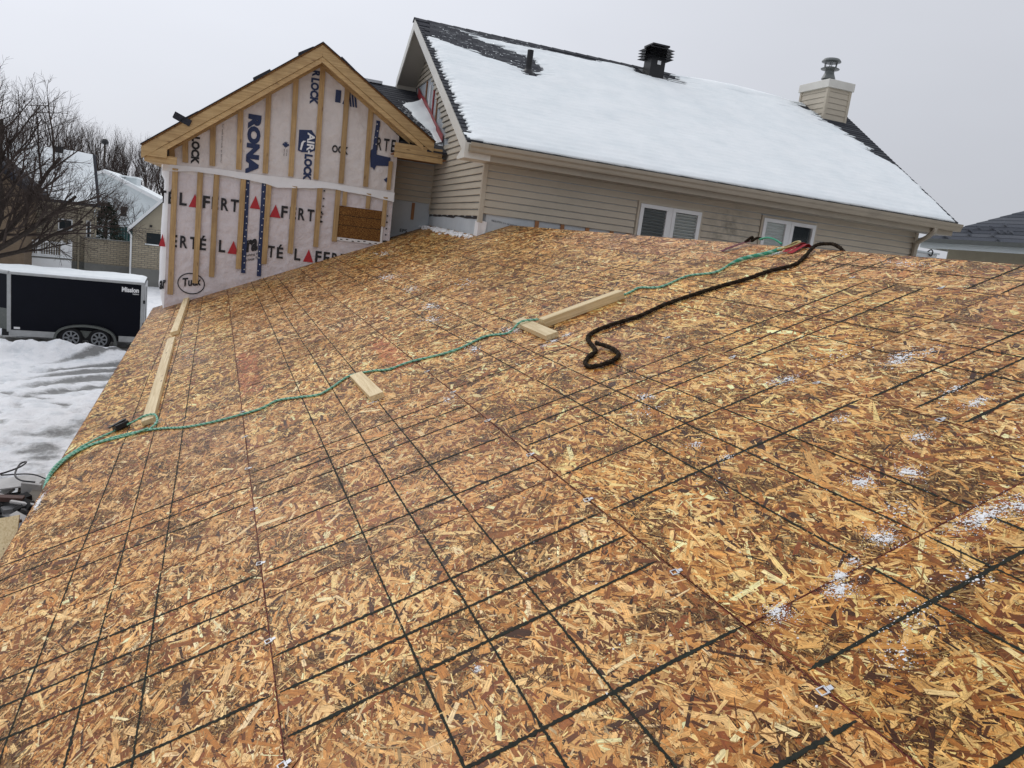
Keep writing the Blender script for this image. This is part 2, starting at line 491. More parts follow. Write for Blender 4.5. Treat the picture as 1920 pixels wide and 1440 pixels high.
def brick_mat(name, c1, c2, mortar, sc=1.0):
    m, t, b = nodes(name)
    v = coords(t, (1, 1, 1))
    sp = N(t, 'ShaderNodeSeparateXYZ', {0: v})
    ad = N(t, 'ShaderNodeMath', {0: sp.outputs[0], 1: sp.outputs[1]}, operation='ADD')
    cb = N(t, 'ShaderNodeCombineXYZ', {0: ad.outputs[0], 1: sp.outputs[2]})
    bt = N(t, 'ShaderNodeTexBrick', {'Vector': cb.outputs[0], 'Color1': (*c1, 1), 'Color2': (*c2, 1), 'Mortar': (*mortar, 1), 'Scale': 1.0,
                                     'Mortar Size': .014 * sc, 'Brick Width': .30 * sc, 'Row Height': .105 * sc, 'Bias': 0.0})
    n1 = N(t, 'ShaderNodeTexNoise', {'Vector': v, 'Scale': 4.0, 'Detail': 6.0})
    f = N(t, 'ShaderNodeMapRange', {'Value': n1.outputs['Fac'], 'To Min': .75, 'To Max': 1.2})
    c = N(t, 'ShaderNodeVectorMath', {0: bt.outputs['Color'], 'Scale': f.outputs[0]}, operation='SCALE')
    t.links.new(c.outputs[0], b.inputs['Base Color'])
    b.inputs['Roughness'].default_value = .85
    return m
M_BRICK = brick_mat('buff_brick', (.40, .345, .25), (.31, .265, .19), (.16, .145, .12))
M_CONC = mottled('grey_concrete', (.20, .20, .185), .15, 3, .85, .2, dirt=(.12, .12, .11), dirt_amt=.6)
M_STUCCO = mottled('tan_stucco', (.38, .335, .25), .06, 5, .8, .2)
M_BROWNW = mottled('brown_cladding', (.17, .125, .085), .2, 4, .8, .2, stretch=(1, 1, 4))
M_PALE = mottled('pale_siding', (.66, .71, .72), .04, 3, .6, .3, dirt=(.55, .6, .6), dirt_amt=.4, stretch=(1, 1, 5))
M_TEAL = mottled('teal_fence', (.025, .085, .085), .2, 5, .6, .3)
M_BARK = mottled('bark', (.050, .040, .034), .35, 14, .9, .15)
M_TWIG = mottled('twigs', (.070, .054, .047), .35, 4, .9, .1)
M_NEEDLE = mottled('conifer_needles', (.016, .030, .018), .4, 6, .8, .15)
M_SCRAP = [mottled('scrap_grey', (.20, .20, .20), .3, 7, .8, .2), mottled('scrap_brown', (.10, .055, .045), .3, 7, .7, .3),
           mottled('scrap_pale', (.55, .54, .52), .15, 6, .7, .3), mottled('scrap_dark', (.022, .022, .022), .3, 7, .8, .2), mottled('scrap_beige', (.36, .33, .28), .2, 7, .8, .2)]
M_ORANGE = mottled('orange_marking', (.52, .135, .04), .25, 30, .6, .3)

# ================================================================== the ground
def ground():
    # fine mesh where it shows, then one wide skirt to the horizon
    xs = np.concatenate([np.linspace(-900, -14, 30)[:-1], np.linspace(-14, 1, 190), np.linspace(1, 900, 34)[1:]])
    ys = np.concatenate([np.linspace(-700, 2, 16)[:-1], np.linspace(2, 30, 330), np.linspace(30, 1500, 46)[1:]])
    X, Y = np.meshgrid(xs, ys, indexing='ij')
    near = np.exp(-((np.maximum(0, np.abs(X + 6) - 9)) / 3) ** 2) * np.exp(-(np.maximum(0, np.abs(Y - 15) - 14) / 4) ** 2)
    z = GZ + near * (.06 * fbm(X, Y, .7, 1) + .035 * fbm(X, Y, 2.6, 2) + .045 * np.clip(fbm(X * .8, Y, 4.5, 3) - .05, 0, 1))
    # ploughed berm in front of the trailer
    berm = np.exp(-((Y - (21.75 + .10 * (X + 6))) / .55) ** 2) * (X < -1.9) * np.clip((-1.9 - X) / .8, 0, 1)
    z = z + berm * (.36 + .14 * fbm(X, Y, 1.6, 5) + .12 * fbm(X, Y, 4.2, 6))
    slush = np.zeros_like(X)
    # tyre tracks swinging out from the drive
    for off, wd, k in ((0, .30, 1.3), (.75, .24, 1.2), (-.9, .36, 1.2), (1.7, .22, 1.0), (-1.9, .30, 1.0)):
        cy = 20.6 + .55 * (X + 2.5) - .22 * np.abs(X + 2.5) ** 1.5 + off
        tr = np.exp(-((Y - cy) / wd) ** 2) * np.clip((X + 4.8) / 1.6, 0, 1) * (X < 1)
        slush = np.maximum(slush, k * tr)
        z = z - .05 * tr
    # trodden, thawing part below the eave
    melt = np.clip(fbm(X, Y, .55, 8) * 1.3 + .55 * np.exp(-((X + 2.2) / 1.3) ** 2) * np.exp(-((Y - 13) / 4.5) ** 2), 0, 1)
    melt2 = np.exp(-((Y - 13.2) / 2.6) ** 2) * np.clip((X + 5) / 2.5, 0, 1) * np.clip(.45 + fbm(X, Y * 1.6, 1.7, 11) * 1.4, 0, 1)
    slush = np.maximum(slush, 1.0 * melt2)
    for px, py, r in ((-4.0, 17.3, .16), (-3.45, 17.75, .13), (-3.6, 17.2, .1), (-4.4, 17.6, .09), (-3.2, 16.8, .12)):
        d = np.hypot((X - px) / 1.8, Y - py)
        slush = np.maximum(slush, 1.1 * np.exp(-(d / r) ** 2)); z = z - .06 * np.exp(-(d / r) ** 2)
    rf = np.random.default_rng(77)
    for k in range(130):
        px, py = rf.uniform(-6.0, -1.6), rf.uniform(10.5, 20.5)
        d = np.hypot((X - px) / rf.uniform(.8, 1.5), (Y - py) / rf.uniform(.8, 2.0)); r_ = rf.uniform(.07, .15)
        g_ = np.exp(-(d / r_) ** 2)
        z = z - .045 * g_ + .015 * np.exp(-((d - r_ * 1.5) / (.5 * r_)) ** 2); slush = np.maximum(slush, rf.uniform(.2, .6) * g_)
    # darker, glossier band on the ground under and before the trailer
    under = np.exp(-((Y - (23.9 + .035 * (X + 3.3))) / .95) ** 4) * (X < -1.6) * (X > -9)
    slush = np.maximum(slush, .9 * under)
    nx, ny = X.shape
    v = np.stack([X, Y, z], -1).reshape(-1, 3)
    idx = np.arange(nx * ny).reshape(nx, ny)
    f = np.stack([idx[:-1, :-1], idx[1:, :-1], idx[1:, 1:], idx[:-1, 1:]], -1).reshape(-1, 4)
    me = bpy.data.meshes.new('ground')
    me.from_pydata(v.tolist(), [], f.tolist())
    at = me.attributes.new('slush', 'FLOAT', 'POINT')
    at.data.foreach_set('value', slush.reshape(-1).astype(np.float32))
    me.polygons.foreach_set('use_smooth', [True] * len(me.polygons))
    me.materials.append(M_YARD)
    o = bpy.data.objects.new('ground', me)
    COL.objects.link(o)
    tag(o, 'snow covered yard with tyre tracks and thawing patches', 'ground', kind='structure')
ground()

# ================================================================== the new roof deck
V = [-1.27, 0.0, 1.2225, 2.445, 3.6675, 4.12]        # panel rows, measured up the slope
UEND = 12.55
BUTT = [[-3.36, -.92, 1.52, 3.96, 6.40, 8.84, 11.28], [-1.53, .90, 2.73, 5.17, 7.61, 10.05], [-2.76, -.32, 2.12, 4.56, 7.0, 9.44, 11.88],
        [-1.57, .87, 3.31, 5.75, 8.19, 10.63], [-2.76, -.32, 1.50, 3.94, 6.38, 8.82]]
A_OFF = [.81, 1.22, 1.63, 1.83, 2.03]
deck = Thing('roof_deck', 'wide sloping roof deck of bare oriented strand board panels in the foreground', 'roof', 'D', (0, 0, 0))

PAL = np.array([(.86, .545, .235), (.75, .42, .150), (.60, .280, .078), (.43, .172, .040), (.28, .094, .020), (.155, .048, .010), (.24, .068, .017), (.055, .017, .004), (.97, .72, .40)])
PW = np.array([.17, .18, .15, .12, .12, .10, .05, .06, .05])

def flakes(v0, v1, u0, u1, z0=0.0, seed=0):
    """thousands of thin wood strands pressed into the face of one panel, as one mesh"""
    r = np.random.default_rng(seed)
    uc = (u0 + u1) / 2
    far = np.clip((uc - 2.5) / 4.0, 0, 1)
    if uc < -2: far = .8
    g = 1 + .75 * far                          # strands thin out where they are too far to be told apart
    near = uc < 3.2
    n1 = int((v1 - v0) * (u1 - u0) * 7400 / g ** 2)
    n2 = int((v1 - v0) * (u1 - u0) * 13000) if near else 0       # fine slivers, only where the eye can find them
    n = n1 + n2
    big = r.random(n) < .42
    big[n1:] = False
    L = np.where(big, np.exp(r.normal(-2.74, .46, n)), np.exp(r.normal(-3.55, .5, n))) * g
    Wd = np.where(big, np.exp(r.normal(-4.22, .46, n)), np.exp(r.normal(-5.35, .42, n))) * g
    L[n1:] = np.exp(r.normal(-4.55, .45, n2)); Wd[n1:] = np.exp(r.normal(-6.35, .35, n2))
    L = np.clip(L, .004, .19); Wd = np.clip(Wd, .0007, .048)
    cx = r.uniform(v0, v1, n); cy = r.uniform(u0, u1, n)
    pocket = fbm(cx, cy, 7.5, seed + 31)
    drop = big & (pocket > .12) & (r.random(n) < .72)            # pockets of dark fines between the broad strands
    drop[n1:] = (pocket[n1:] < -.02) & (r.random(n2) < .62)
    L[drop] = .004; Wd[drop] = .0007
    an = r.normal(0, r.uniform(.52, .85), n) + math.pi / 2 + .25 * fbm(cx, cy, 2.0, seed)
    dx, dy = np.cos(an), np.sin(an)
    # four corners with ragged ends
    j = lambda s: r.uniform(-s, s, n)
    cs = []
    for sx, sy in ((-1, -1), (1, -1), (1, 1), (-1, 1)):
        a = (sx * .5 + j(.16)) * L; b = (sy * .5 * r.uniform(.45, 1.1, n)) * Wd
        cs.append((cx + a * dx - b * dy, cy + a * dy + b * dx))
    P = np.zeros((n, 4, 3))
    zz = z0 + .0003 + r.random(n) * .0011 + .0002 * (~big)
    for k, (a, b) in enumerate(cs):
        P[:, k, 0] = np.clip(a, v0 + .001, v1 - .001); P[:, k, 1] = np.clip(b, u0 + .001, u1 - .001)
        P[:, k, 2] = zz + j(.00012)
    ci = r.choice(len(PAL), n, p=PW / PW.sum())
    c = PAL[ci] * r.uniform(.82, 1.16, (n, 1)) * (1 + .20 * fbm(cx, cy, 3.2, seed + 5))[:, None]
    clus = np.clip(.35 + 2.2 * pocket, 0, 1)
    c[~big] *= (r.uniform(.50, 1.15, n) * (1 - .55 * clus))[~big][:, None]
    lit = ~big & (r.random(n) < .14)
    c[lit] = PAL[0] * r.uniform(.8, 1.25, (np.count_nonzero(lit), 1))
    tone = r.uniform(1.08, 1.28)
    c *= np.array((tone, tone * r.uniform(.97, 1.03), tone * r.uniform(.86, 1.02)))
    # fluorescent orange spray left on two panels
    for (pv0, pv1, pu0, pu1) in ((.01, .17, 4.1, 5.85), (1.06, 1.2, 3.3, 4.45)):
        ins = (cx > pv0) & (cx < pv1) & (cy > pu0) & (cy < pu1) & (r.random(n) < .75)
        c[ins] = c[ins] * .35 + np.array((.60, .15, .05)) * .6
    me = bpy.data.meshes.new('wood_strands')
    me.vertices.add(n * 4); me.vertices.foreach_set('co', P.reshape(-1))
    me.loops.add(n * 4); me.loops.foreach_set('vertex_index', np.arange(n * 4))
    me.polygons.add(n)
    me.polygons.foreach_set('loop_start', np.arange(n) * 4)
    me.polygons.foreach_set('loop_total', np.full(n, 4))
    at = me.attributes.new('flake', 'FLOAT_COLOR', 'FACE')
    at.data.foreach_set('color', np.concatenate([np.clip(c, 0, 1), np.ones((n, 1))], 1).astype(np.float32).reshape(-1))
    uv = me.uv_layers.new(name='grain')
    q = np.zeros((n, 4, 2))
    ox = r.uniform(0, 60, n); oy = r.uniform(0, 60, n)
    for k, (sx, sy) in enumerate(((0, 0), (1, 0), (1, 1), (0, 1))):
        q[:, k, 0] = ox + sx * L * 16; q[:, k, 1] = oy + sy * Wd * 230
    uv.data.foreach_set('uv', q.astype(np.float32).reshape(-1))
    me.update(calc_edges=True)
    me.materials.append(M_FLAKE)
    return me

def strip(mb, a, b, w, z, far=1.0, seed=0, gap=.0, mi=0):
    """a sprayed line with ragged edges from a to b in the deck plane"""
    a = np.array(a, float); b = np.array(b, float)
    d = b - a; Ln = np.linalg.norm(d); d /= Ln
    nrm = np.array((-d[1], d[0]))
    k = max(2, int(Ln / (.006 * far)))
    r = np.random.default_rng(seed)
    tt = np.linspace(0, Ln, k)
    wob = .0016 * np.cumsum(r.normal(0, .14, k)) * .5
    fade = np.clip(np.minimum(tt, Ln - tt) / .03, .35, 1)
    wv = 1 + .38 * fbm(tt * 1.0, tt * 0 + seed * .37, 7.0, 61, 3)
    wl = w * .5 * wv * (1 + r.normal(0, .24, k)) * fade; wr = w * .5 * wv * (1 + r.normal(0, .24, k)) * fade
    v = []
    for i in range(k):
        c = a + d * tt[i] + nrm * wob[i]
        v.append((*(c + nrm * wl[i]), z)); v.append((*(c - nrm * wr[i]), z))
    f = [(2 * i, 2 * i + 1, 2 * i + 3, 2 * i + 2) for i in range(k - 1) if r.random() > gap]
    mb.add(v, f, mi)

clip_mb = MB()
clip_mb.box(-.023, -.0195, -.015, .015, .001, .0035); clip_mb.box(-.0195, .002, -.015, -.0115, .001, .0035); clip_mb.box(-.0195, .002, .0115, .015, .001, .0035)
clip_mb.box(.005, .019, -.008, .008, .001, .0032); clip_mb.box(-.002, .004, -.015, .015, .0005, .0022)
clip_mb.v = [(x * .86, y * .86, z) for x, y, z in clip_mb.v]
clip_me = clip_mb.mesh('h_clip'); clip_me.materials.append(M_CLIP)

MEAS_A = {0: [.31, .71, .92, 1.11, 1.91, 2.13, 2.32], 1: [-.71, -.31, .095, .305, .505, 1.105, 1.51, 1.91, 2.115, 2.32],
          2: [-.54, -.95, .49, .89, 1.30, 1.51, 1.70, 2.48, 2.71, 2.89], 3: [.06, .27, .47, 1.27, 1.46, 1.67], 4: [.86, 1.06, 1.88, 2.08, 2.29]}
pid = 0
for ri in range(5):
    v0, v1 = V[ri] + .0012, V[ri + 1] - .0012
    bt = BUTT[ri] + [UEND if ri < 3 else 12.3]
    for ui in range(len(bt) - 1):
        u0, u1 = bt[ui] + .0015, bt[ui + 1] - .0015
        if u1 <= u0 + .1: continue
        if ri == 4 and u0 > 9.2: continue
        pid += 1
        mb = MB().box(v0, v1, u0, u1, -.0112, 0)
        mb.m = [1, 0, 1, 1, 1, 1]
        pn = part('osb_panel', mb, [M_OSB, M_RED_EDGE], deck)
        part('wood_strands', flakes(v0, v1, u0, u1, 0, 100 + pid), [], deck, parent=pn, kind='stuff')
        # printed nailing lines and the painted edge seal
        far = 1 + max(0, (u0 + u1) / 2 - 1.0) * .7
        ln = MB()
        xs = [u for u in MEAS_A[ri] if u0 + .02 < u < u1 - .02]
        if u0 > 2.0 or u1 < -.9:
            w_ = u1 - u0
            fl = (pid % 2 == 0)
            xs += [u0 + (o if fl else 2.44 - o) for o in A_OFF if .03 < (o if fl else 2.44 - o) < w_ - .03]
            xs = sorted(set(round(x, 2) for x in xs))
            xs = [x for i, x in enumerate(xs) if i == 0 or x - xs[i - 1] > .06]
        for k, u in enumerate(xs):
            strip(ln, (v0 + random.uniform(.0, .018), u), (v1 - random.uniform(.0, .02), u + random.uniform(-.006, .006)), .0135 * (1 if u < 2.4 else .75), .0021, far, pid * 50 + k, .008 if u < 2.4 else .12)
        bl = {0: [-.83, -.615, -.41], 1: [.412, .617, .823], 2: [1.633, 1.842, 2.035], 3: [2.857, 3.06, 3.27], 4: [3.87]}[ri]
        for k, v in enumerate(bl):
            strip(ln, (v + random.uniform(-.004, .004), u0 + .004), (v + random.uniform(-.004, .004), u1 - .004), .0072, .0024, far, pid * 50 + 20 + k, .02)
        n_ink = len(ln.f)
        if pn: part('printed_lines', ln, [M_INK], deck, parent=pn, kind='stuff')
        ed = MB()
        for (a, b) in (((v0 + .0012, u0), (v0 + .0012, u1)), ((v0, u0 + .001), (v1, u0 + .001)), ((v0, u1 - .001), (v1, u1 - .001)), ((v1 - .001, u0), (v1 - .001, u1))):
            strip(ed, a, b, .0018, .0016, far * 1.5, pid * 7, .18)
        part('edge_seal', ed, [M_RED_EDGE], deck, parent=pn, kind='stuff')
# H-shaped panel clips on the long joints
for jv, us in ((0.0, [0, .60, 1.20, 1.80, 2.42, 3.03, 3.65]), (1.2225, [-.61, .0, .61, 1.20, 1.78, 2.42, 3.03]), (2.445, [-.2, .14, .76, 1.37, 1.98]), (3.6675, [.55, 1.19, 1.80, 2.42])):
    for u in us:
        inst('h_clip', clip_me, deck.o, (jv + random.uniform(-.003, .003), u + random.uniform(-.01, .01), .0015), (0, random.uniform(-.1, .1), random.uniform(-.25, .25)))
# eave fascia, the back slope, and the walls that carry the deck
part('eave_fascia', MB().box(V[0] + .012, V[0] + .05, -3.4, UEND - .1, -.16, -.0125), M_NEWWOOD, deck, bev=.002)
# back slope beyond the ridge (given in deck coordinates)
c2, s2 = math.cos(2 * TH), math.sin(2 * TH)
bk = lambda t, u, h: (V[5] + .004 + t * c2 + h * s2, u, -t * s2 + h * c2)
for k in range(4):
    for u0, u1 in ((-3.3, -.9), (-.9, 1.5), (1.5, 3.9), (3.9, 6.3), (6.3, 8.7)):
        t0, t1 = k * 1.2225 + .002, (k + 1) * 1.2225 - .002
        m_ = MB()
        vs = [bk(t, u, h) for h in (-.0112, 0) for u in (u0 + .002, u1 - .002) for t in (t0, t1)]
        m_.add(vs, [(0, 2, 3, 1), (4, 5, 7, 6), (0, 1, 5, 4), (2, 6, 7, 3), (0, 4, 6, 2), (1, 3, 7, 5)])
        part('osb_panel', m_, M_OSB, deck)
# carrying wall under the eave, in world coordinates turned into the deck frame
def w2d(P):
    ct, st = math.cos(TH), math.sin(TH)
    return (P[0] * ct + P[2] * st, P[1], -P[0] * st + P[2] * ct)
wl = MB().box(-.98, -.86, -3.3, 11.8, GZ - .2, -.49)
wl.v = [w2d(q) for q in wl.v]
part('garage_wall', wl, M_OSB, deck)
wl = MB().box(6.2, 6.32, -3.3, 8.6, GZ - .2, .30)
wl.v = [w2d(q) for q in wl.v]
part('garage_wall', wl, M_OSB, deck)

# ---- lumber lying or nailed on the deck
def lumber(v0, v1, u0, u1, z1, label, mat, rot=0.0, skew=0.0):
    cv, cu = (v0 + v1) / 2, (u0 + u1) / 2
    hv, hu = (v1 - v0) / 2, (u1 - u0) / 2
    a = np.array((math.cos(rot), math.sin(rot), 0)); b = np.array((-math.sin(rot), math.cos(rot), 0))
    base = np.array((cv, cu, .0026))
    mb = MB().obox((cv, cu, .0026 + z1 / 2), a * hv, b * hu, (0, 0, z1 / 2))
    return single('lumber_cleat', mb, mat, label, 'lumber', 'D', base, 'lumber cleats on the deck', bev=.003)
lumber(-.722, -.633, 8.42, 12.0, .050, 'long pale two-by-four at the far left, running up to the wrapped gable wall', M_NEWWOOD, -.006)
lumber(-.735, -.646, 4.22, 8.05, .038, 'long pale two-by-four along the left eave with the rope looped at its near end', M_NEWWOOD, .008)
lumber(.775, .864, 2.80, 3.47, .038, 'short pale block of two-by-four lying alone just below the green rope', M_NEWWOOD, .03)
lumber(2.000, 2.089, 2.74, 3.40, .038, 'short pale block lying crosswise under the green rope, foot of the T', M_NEWWOOD, -.02)
lumber(2.12, 2.78, 3.065, 3.154, .060, 'longer pale two-by-four pointing upslope from the crosswise block', M_NEWWOOD_X, .03)

# ---- ropes
def smooth_path(pts, step=.009):
    P = [np.array(q, float) for q in pts]
    P = [2 * P[0] - P[1]] + P + [2 * P[-1] - P[-2]]
    out = []
    for i in range(1, len(P) - 2):
        Ln = np.linalg.norm(P[i + 1] - P[i])
        k = max(2, int(Ln / step))
        for s in np.linspace(0, 1, k, endpoint=False):
            a, b, c, d = P[i - 1], P[i], P[i + 1], P[i + 2]
            out.append(.5 * ((2 * b) + (-a + c) * s + (2 * a - 5 * b + 4 * c - d) * s * s + (-a + 3 * b - 3 * c + d) * s ** 3))
    out.append(P[-2])
    return out

def twisted(mb, path, r, pitch=.075, strands=3, mats=(0, 1, 0), rs=.62, n=6):
    T = [path[min(i + 1, len(path) - 1)] - path[max(i - 1, 0)] for i in range(len(path))]
    s = 0.0; frames = []
    ref = np.array((0, 0, 1.0))
    for i, q in enumerate(path):
        t = T[i] / (np.linalg.norm(T[i]) + 1e-9)
        a = ref - t * (ref @ t); a /= np.linalg.norm(a) + 1e-9; ref = a
        if i: s += np.linalg.norm(q - path[i - 1])
        frames.append((a, np.cross(t, a), s))
    rad = r if hasattr(r, '__len__') else [r] * len(path)
    for k in range(strands):
        pp = []; rr = []
        for q, (a, b, s_), ri in zip(path, frames, rad):
            w = 2 * math.pi * (s_ / pitch + k / strands)
            pp.append(q + ri * .5 * (a * math.cos(w) + b * math.sin(w))); rr.append(ri * rs)
        mb.tube(pp, rr, n, mats[k % len(mats)])

H0 = .0105
G1 = [(-1.30, 3.44, -.06), (-1.272, 3.60, .0), (-1.255, 3.85, H0), (-1.15, 4.13, H0), (-.98, 4.17, H0), (-.78, 4.10, H0), (-.58, 3.95, H0), (-.39, 3.74, H0), (-.20, 3.62, H0), (-.02, 3.56, H0), (.13, 3.53, H0),
      (.25, 3.59, H0), (.39, 3.48, H0), (.52, 3.37, H0), (.63, 3.44, H0), (.77, 3.57, H0), (.93, 3.49, H0), (1.03, 3.38, H0), (1.19, 3.38, H0), (1.49, 3.27, H0), (1.76, 3.35, H0), (1.90, 3.23, H0),
      (2.0, 3.235, .052), (2.06, 3.225, .054), (2.15, 3.20, .035), (2.28, 3.185, H0), (2.50, 3.175, H0), (2.79, 3.15, H0), (2.90, 3.17, H0), (2.98, 3.19, H0), (3.06, 3.02, H0), (3.31, 3.05, H0), (3.44, 2.90, H0), (3.60, 2.94, H0)]
base = (0.5, 3.5, 0)
gm = MB()
p1 = smooth_path(G1)
twisted(gm, p1, .0082, .040, 3, (1, 0, 1))
# the thick spliced eye end near the hook
p2 = smooth_path([(3.58, 2.935, H0 + .002), (3.67, 2.945, .02), (3.77, 2.935, .021), (3.89, 2.86, .023), (3.985, 2.815, .03)])
twisted(gm, p2, [.0082 + .0068 * min(1, i / (len(p2) * .3)) for i in range(len(p2))], .075)
# the bight over the end of the cleat, back down to the eave
p3 = smooth_path([(-.66, 4.02, H0), (-.605, 4.12, .022), (-.62, 4.26, .05), (-.70, 4.33, .05), (-.78, 4.36, .03), (-.86, 4.36, .02), (-.97, 4.33, H0), (-1.09, 4.21, H0 + .01), (-1.20, 4.03, H0 + .012), (-1.245, 3.84, H0 + .02), (-1.275, 3.66, .01), (-1.295, 3.46, -.05)])
twisted(gm, p3, .0082, .040, 3, (1, 0, 1))
p4 = smooth_path([(-.66, 4.02, H0 + .012), (-.80, 4.07, H0), (-.95, 4.13, H0), (-1.08, 4.15, H0), (-1.2, 3.99, H0 + .01), (-1.262, 3.75, H0), (-1.285, 3.6, -.01)])
twisted(gm, p4, .0082, .040, 3, (1, 0, 1))
single('green_safety_rope', gm, [M_GREEN, M_GREEN_L], 'twisted green and white safety rope winding across the whole deck', 'rope', 'D', base, smooth=True)
# rope grab
gt = Thing('rope_grab', 'small black rope grab clamped on the green rope near the left eave', 'rope grab', 'D', (-.88, 4.36, .004))
part('body', MB().obox((-.885, 4.375, .030), (.045, .028, 0), (-.02, .034, 0), (0, 0, .022)), M_BLACK, gt, bev=.006)
part('lever', MB().obox((-.90, 4.36, .056), (.06, .03, .006), (-.008, .014, 0), (0, 0, .005)), M_BLACK, gt, bev=.002)
part('rivet', MB().lathe((-.88, 4.37, .058), [(.009, 0), (.009, .007), (.005, .010)], 10), M_ALU, gt)

bm_ = MB()
HB = .0155
pb = smooth_path([(4.125, 2.33, -.03), (4.150, 2.42, .016), (4.150, 2.50, .035), (4.08, 2.565, .04), (3.91, 2.49, HB), (3.74, 2.40, HB), (3.58, 2.46, HB), (3.40, 2.47, HB), (3.22, 2.52, HB), (2.98, 2.555, HB), (2.77, 2.56, HB), (2.58, 2.52, HB), (2.39, 2.55, HB), (2.25, 2.54, HB),
                  (2.16, 2.46, HB), (2.11, 2.31, HB), (2.065, 2.17, HB), (1.985, 2.11, HB), (1.925, 2.03, HB), (1.918, 1.95, HB), (1.985, 1.91, HB), (2.07, 1.925, HB), (2.125, 2.0, HB), (2.14, 2.14, HB + .006), (2.12, 2.26, HB + .016)], .014)
rr_ = [.0135 * (1 + .10 * math.sin(i * .9) * random.uniform(.2, 1)) for i in range(len(pb))]
twisted(bm_, pb, rr_, .062, 3, (0, 1, 0), .64, 6)
# frayed fibres round the splice
for k in range(90):
    i = random.randint(int(len(pb) * .82), len(pb) - 1)
    q = pb[i]; d = np.array((random.gauss(0, 1), random.gauss(0, 1), abs(random.gauss(0, .6))))
    d *= random.uniform(.02, .04) / np.linalg.norm(d)
    bm_.tube([q, q + d * .7, q + d + np.array((0, 0, -.006))], [.0012, .001, .0004], 3)
single('brown_rope', bm_, [M_BROPE, M_BROPE2], 'dark brown rope hanging over the ridge with a frayed loop at its lower end', 'rope', 'D', (2.1, 2.3, 0), smooth=True)

# ---- hook and straps at the ridge
hk = Thing('snap_hook', 'brass coloured snap hook joining the green rope to the red strap', 'hook', 'D', (4.03, 2.80, .003))
ax_ = np.array((.94, -.34, 0)); ay_ = np.array((.34, .94, 0)); hc = np.array((4.03, 2.80, .04))
L2 = lambda a, b, c: hc + .82 * (a * ax_ + b * ay_) + np.array((0, 0, .6 * c - .008))
part('hook_body', MB().tube(smooth_path([L2(-.055, -.018, 0), L2(-.01, -.042, .006), L2(.05, -.046, .018), L2(.105, -.022, .024), L2(.118, .024, .022), L2(.09, .050, .018), L2(.055, .040, .012)]), .0072, 8), M_GOLD, hk, smooth=True)
part('gate', MB().tube([L2(.055, .040, .010), L2(.0, .022, .004), L2(-.05, .014, 0)], .0062, 8), M_GOLD, hk, smooth=True)
part('swivel_eye', MB().tube(smooth_path([L2(-.05, -.024, 0), L2(-.085, -.022, 0), L2(-.10, 0, .002), L2(-.085, .022, 0), L2(-.05, .020, 0), L2(-.04, 0, 0), L2(-.05, -.024, 0)]), .0075, 8), M_GOLD, hk, smooth=True)
def web(pts, w, label, mat, base, folds):
    mb = MB()
    for h, off in folds:
        P = smooth_path([(q[0] + off[0], q[1] + off[1], q[2] + h) for q in pts], .02)
        vs = []
        for i, q in enumerate(P):
            t = P[min(i + 1, len(P) - 1)] - P[max(i - 1, 0)]; t /= np.linalg.norm(t)
            s_ = np.cross((0, 0, 1), t); s_ /= np.linalg.norm(s_) + 1e-9
            wob = .004 * math.sin(i * .7 + off[0] * 40)
            for a, b in ((-1, 0), (1, 0), (1, 1), (-1, 1)):
                vs.append(q + s_ * a * w / 2 + np.array((0, 0, b * .0028 + wob * a * .4)))
        f = []
        for i in range(len(P) - 1):
            for k in range(4):
                f.append((i * 4 + k, i * 4 + (k + 1) % 4, i * 4 + 4 + (k + 1) % 4, i * 4 + 4 + k))
        f += [(3, 2, 1, 0), tuple((len(P) - 1) * 4 + k for k in range(4))]
        mb.add(vs, f)
    return single('webbing_strap', mb, mat, label, 'strap', 'D', base, smooth=False)
web([(3.96, 2.70, .010), (4.02, 2.71, .018), (4.09, 2.72, .022), (4.14, 2.73, .022), (4.20, 2.74, -.03)], .045, 'bright red webbing strap running over the ridge beneath the brass hook', M_REDWEB, (4.0, 2.7, .003), ((0, (0, 0)), (.008, (0, .05))))
web([(3.88, 3.41, .008), (3.95, 3.38, .02), (4.04, 3.35, .028), (4.11, 3.33, .030)], .05, 'dull maroon webbing strap lying at the ridge left of the hook', M_DARKRED, (4.0, 3.4, .003), ((0, (0, 0)),))
kn = Thing('rope_tail', 'small dark knotted cord with a green tail at the ridge beside the maroon strap', 'cord', 'D', (4.11, 3.30, .003))
part('knot', MB().tube(smooth_path([(4.07, 3.35, .03), (4.11, 3.31, .06), (4.13, 3.33, .045), (4.10, 3.30, .032), (4.13, 3.27, .05), (4.14, 3.22, .04)]), .011, 6), M_BROPE, kn, smooth=True)
part('tail', MB().tube(smooth_path([(4.13, 3.24, .04), (4.135, 3.16, .055), (4.14, 3.08, .045), (4.14, 3.0, .012)]), .008, 6), M_GREEN, kn, smooth=True)

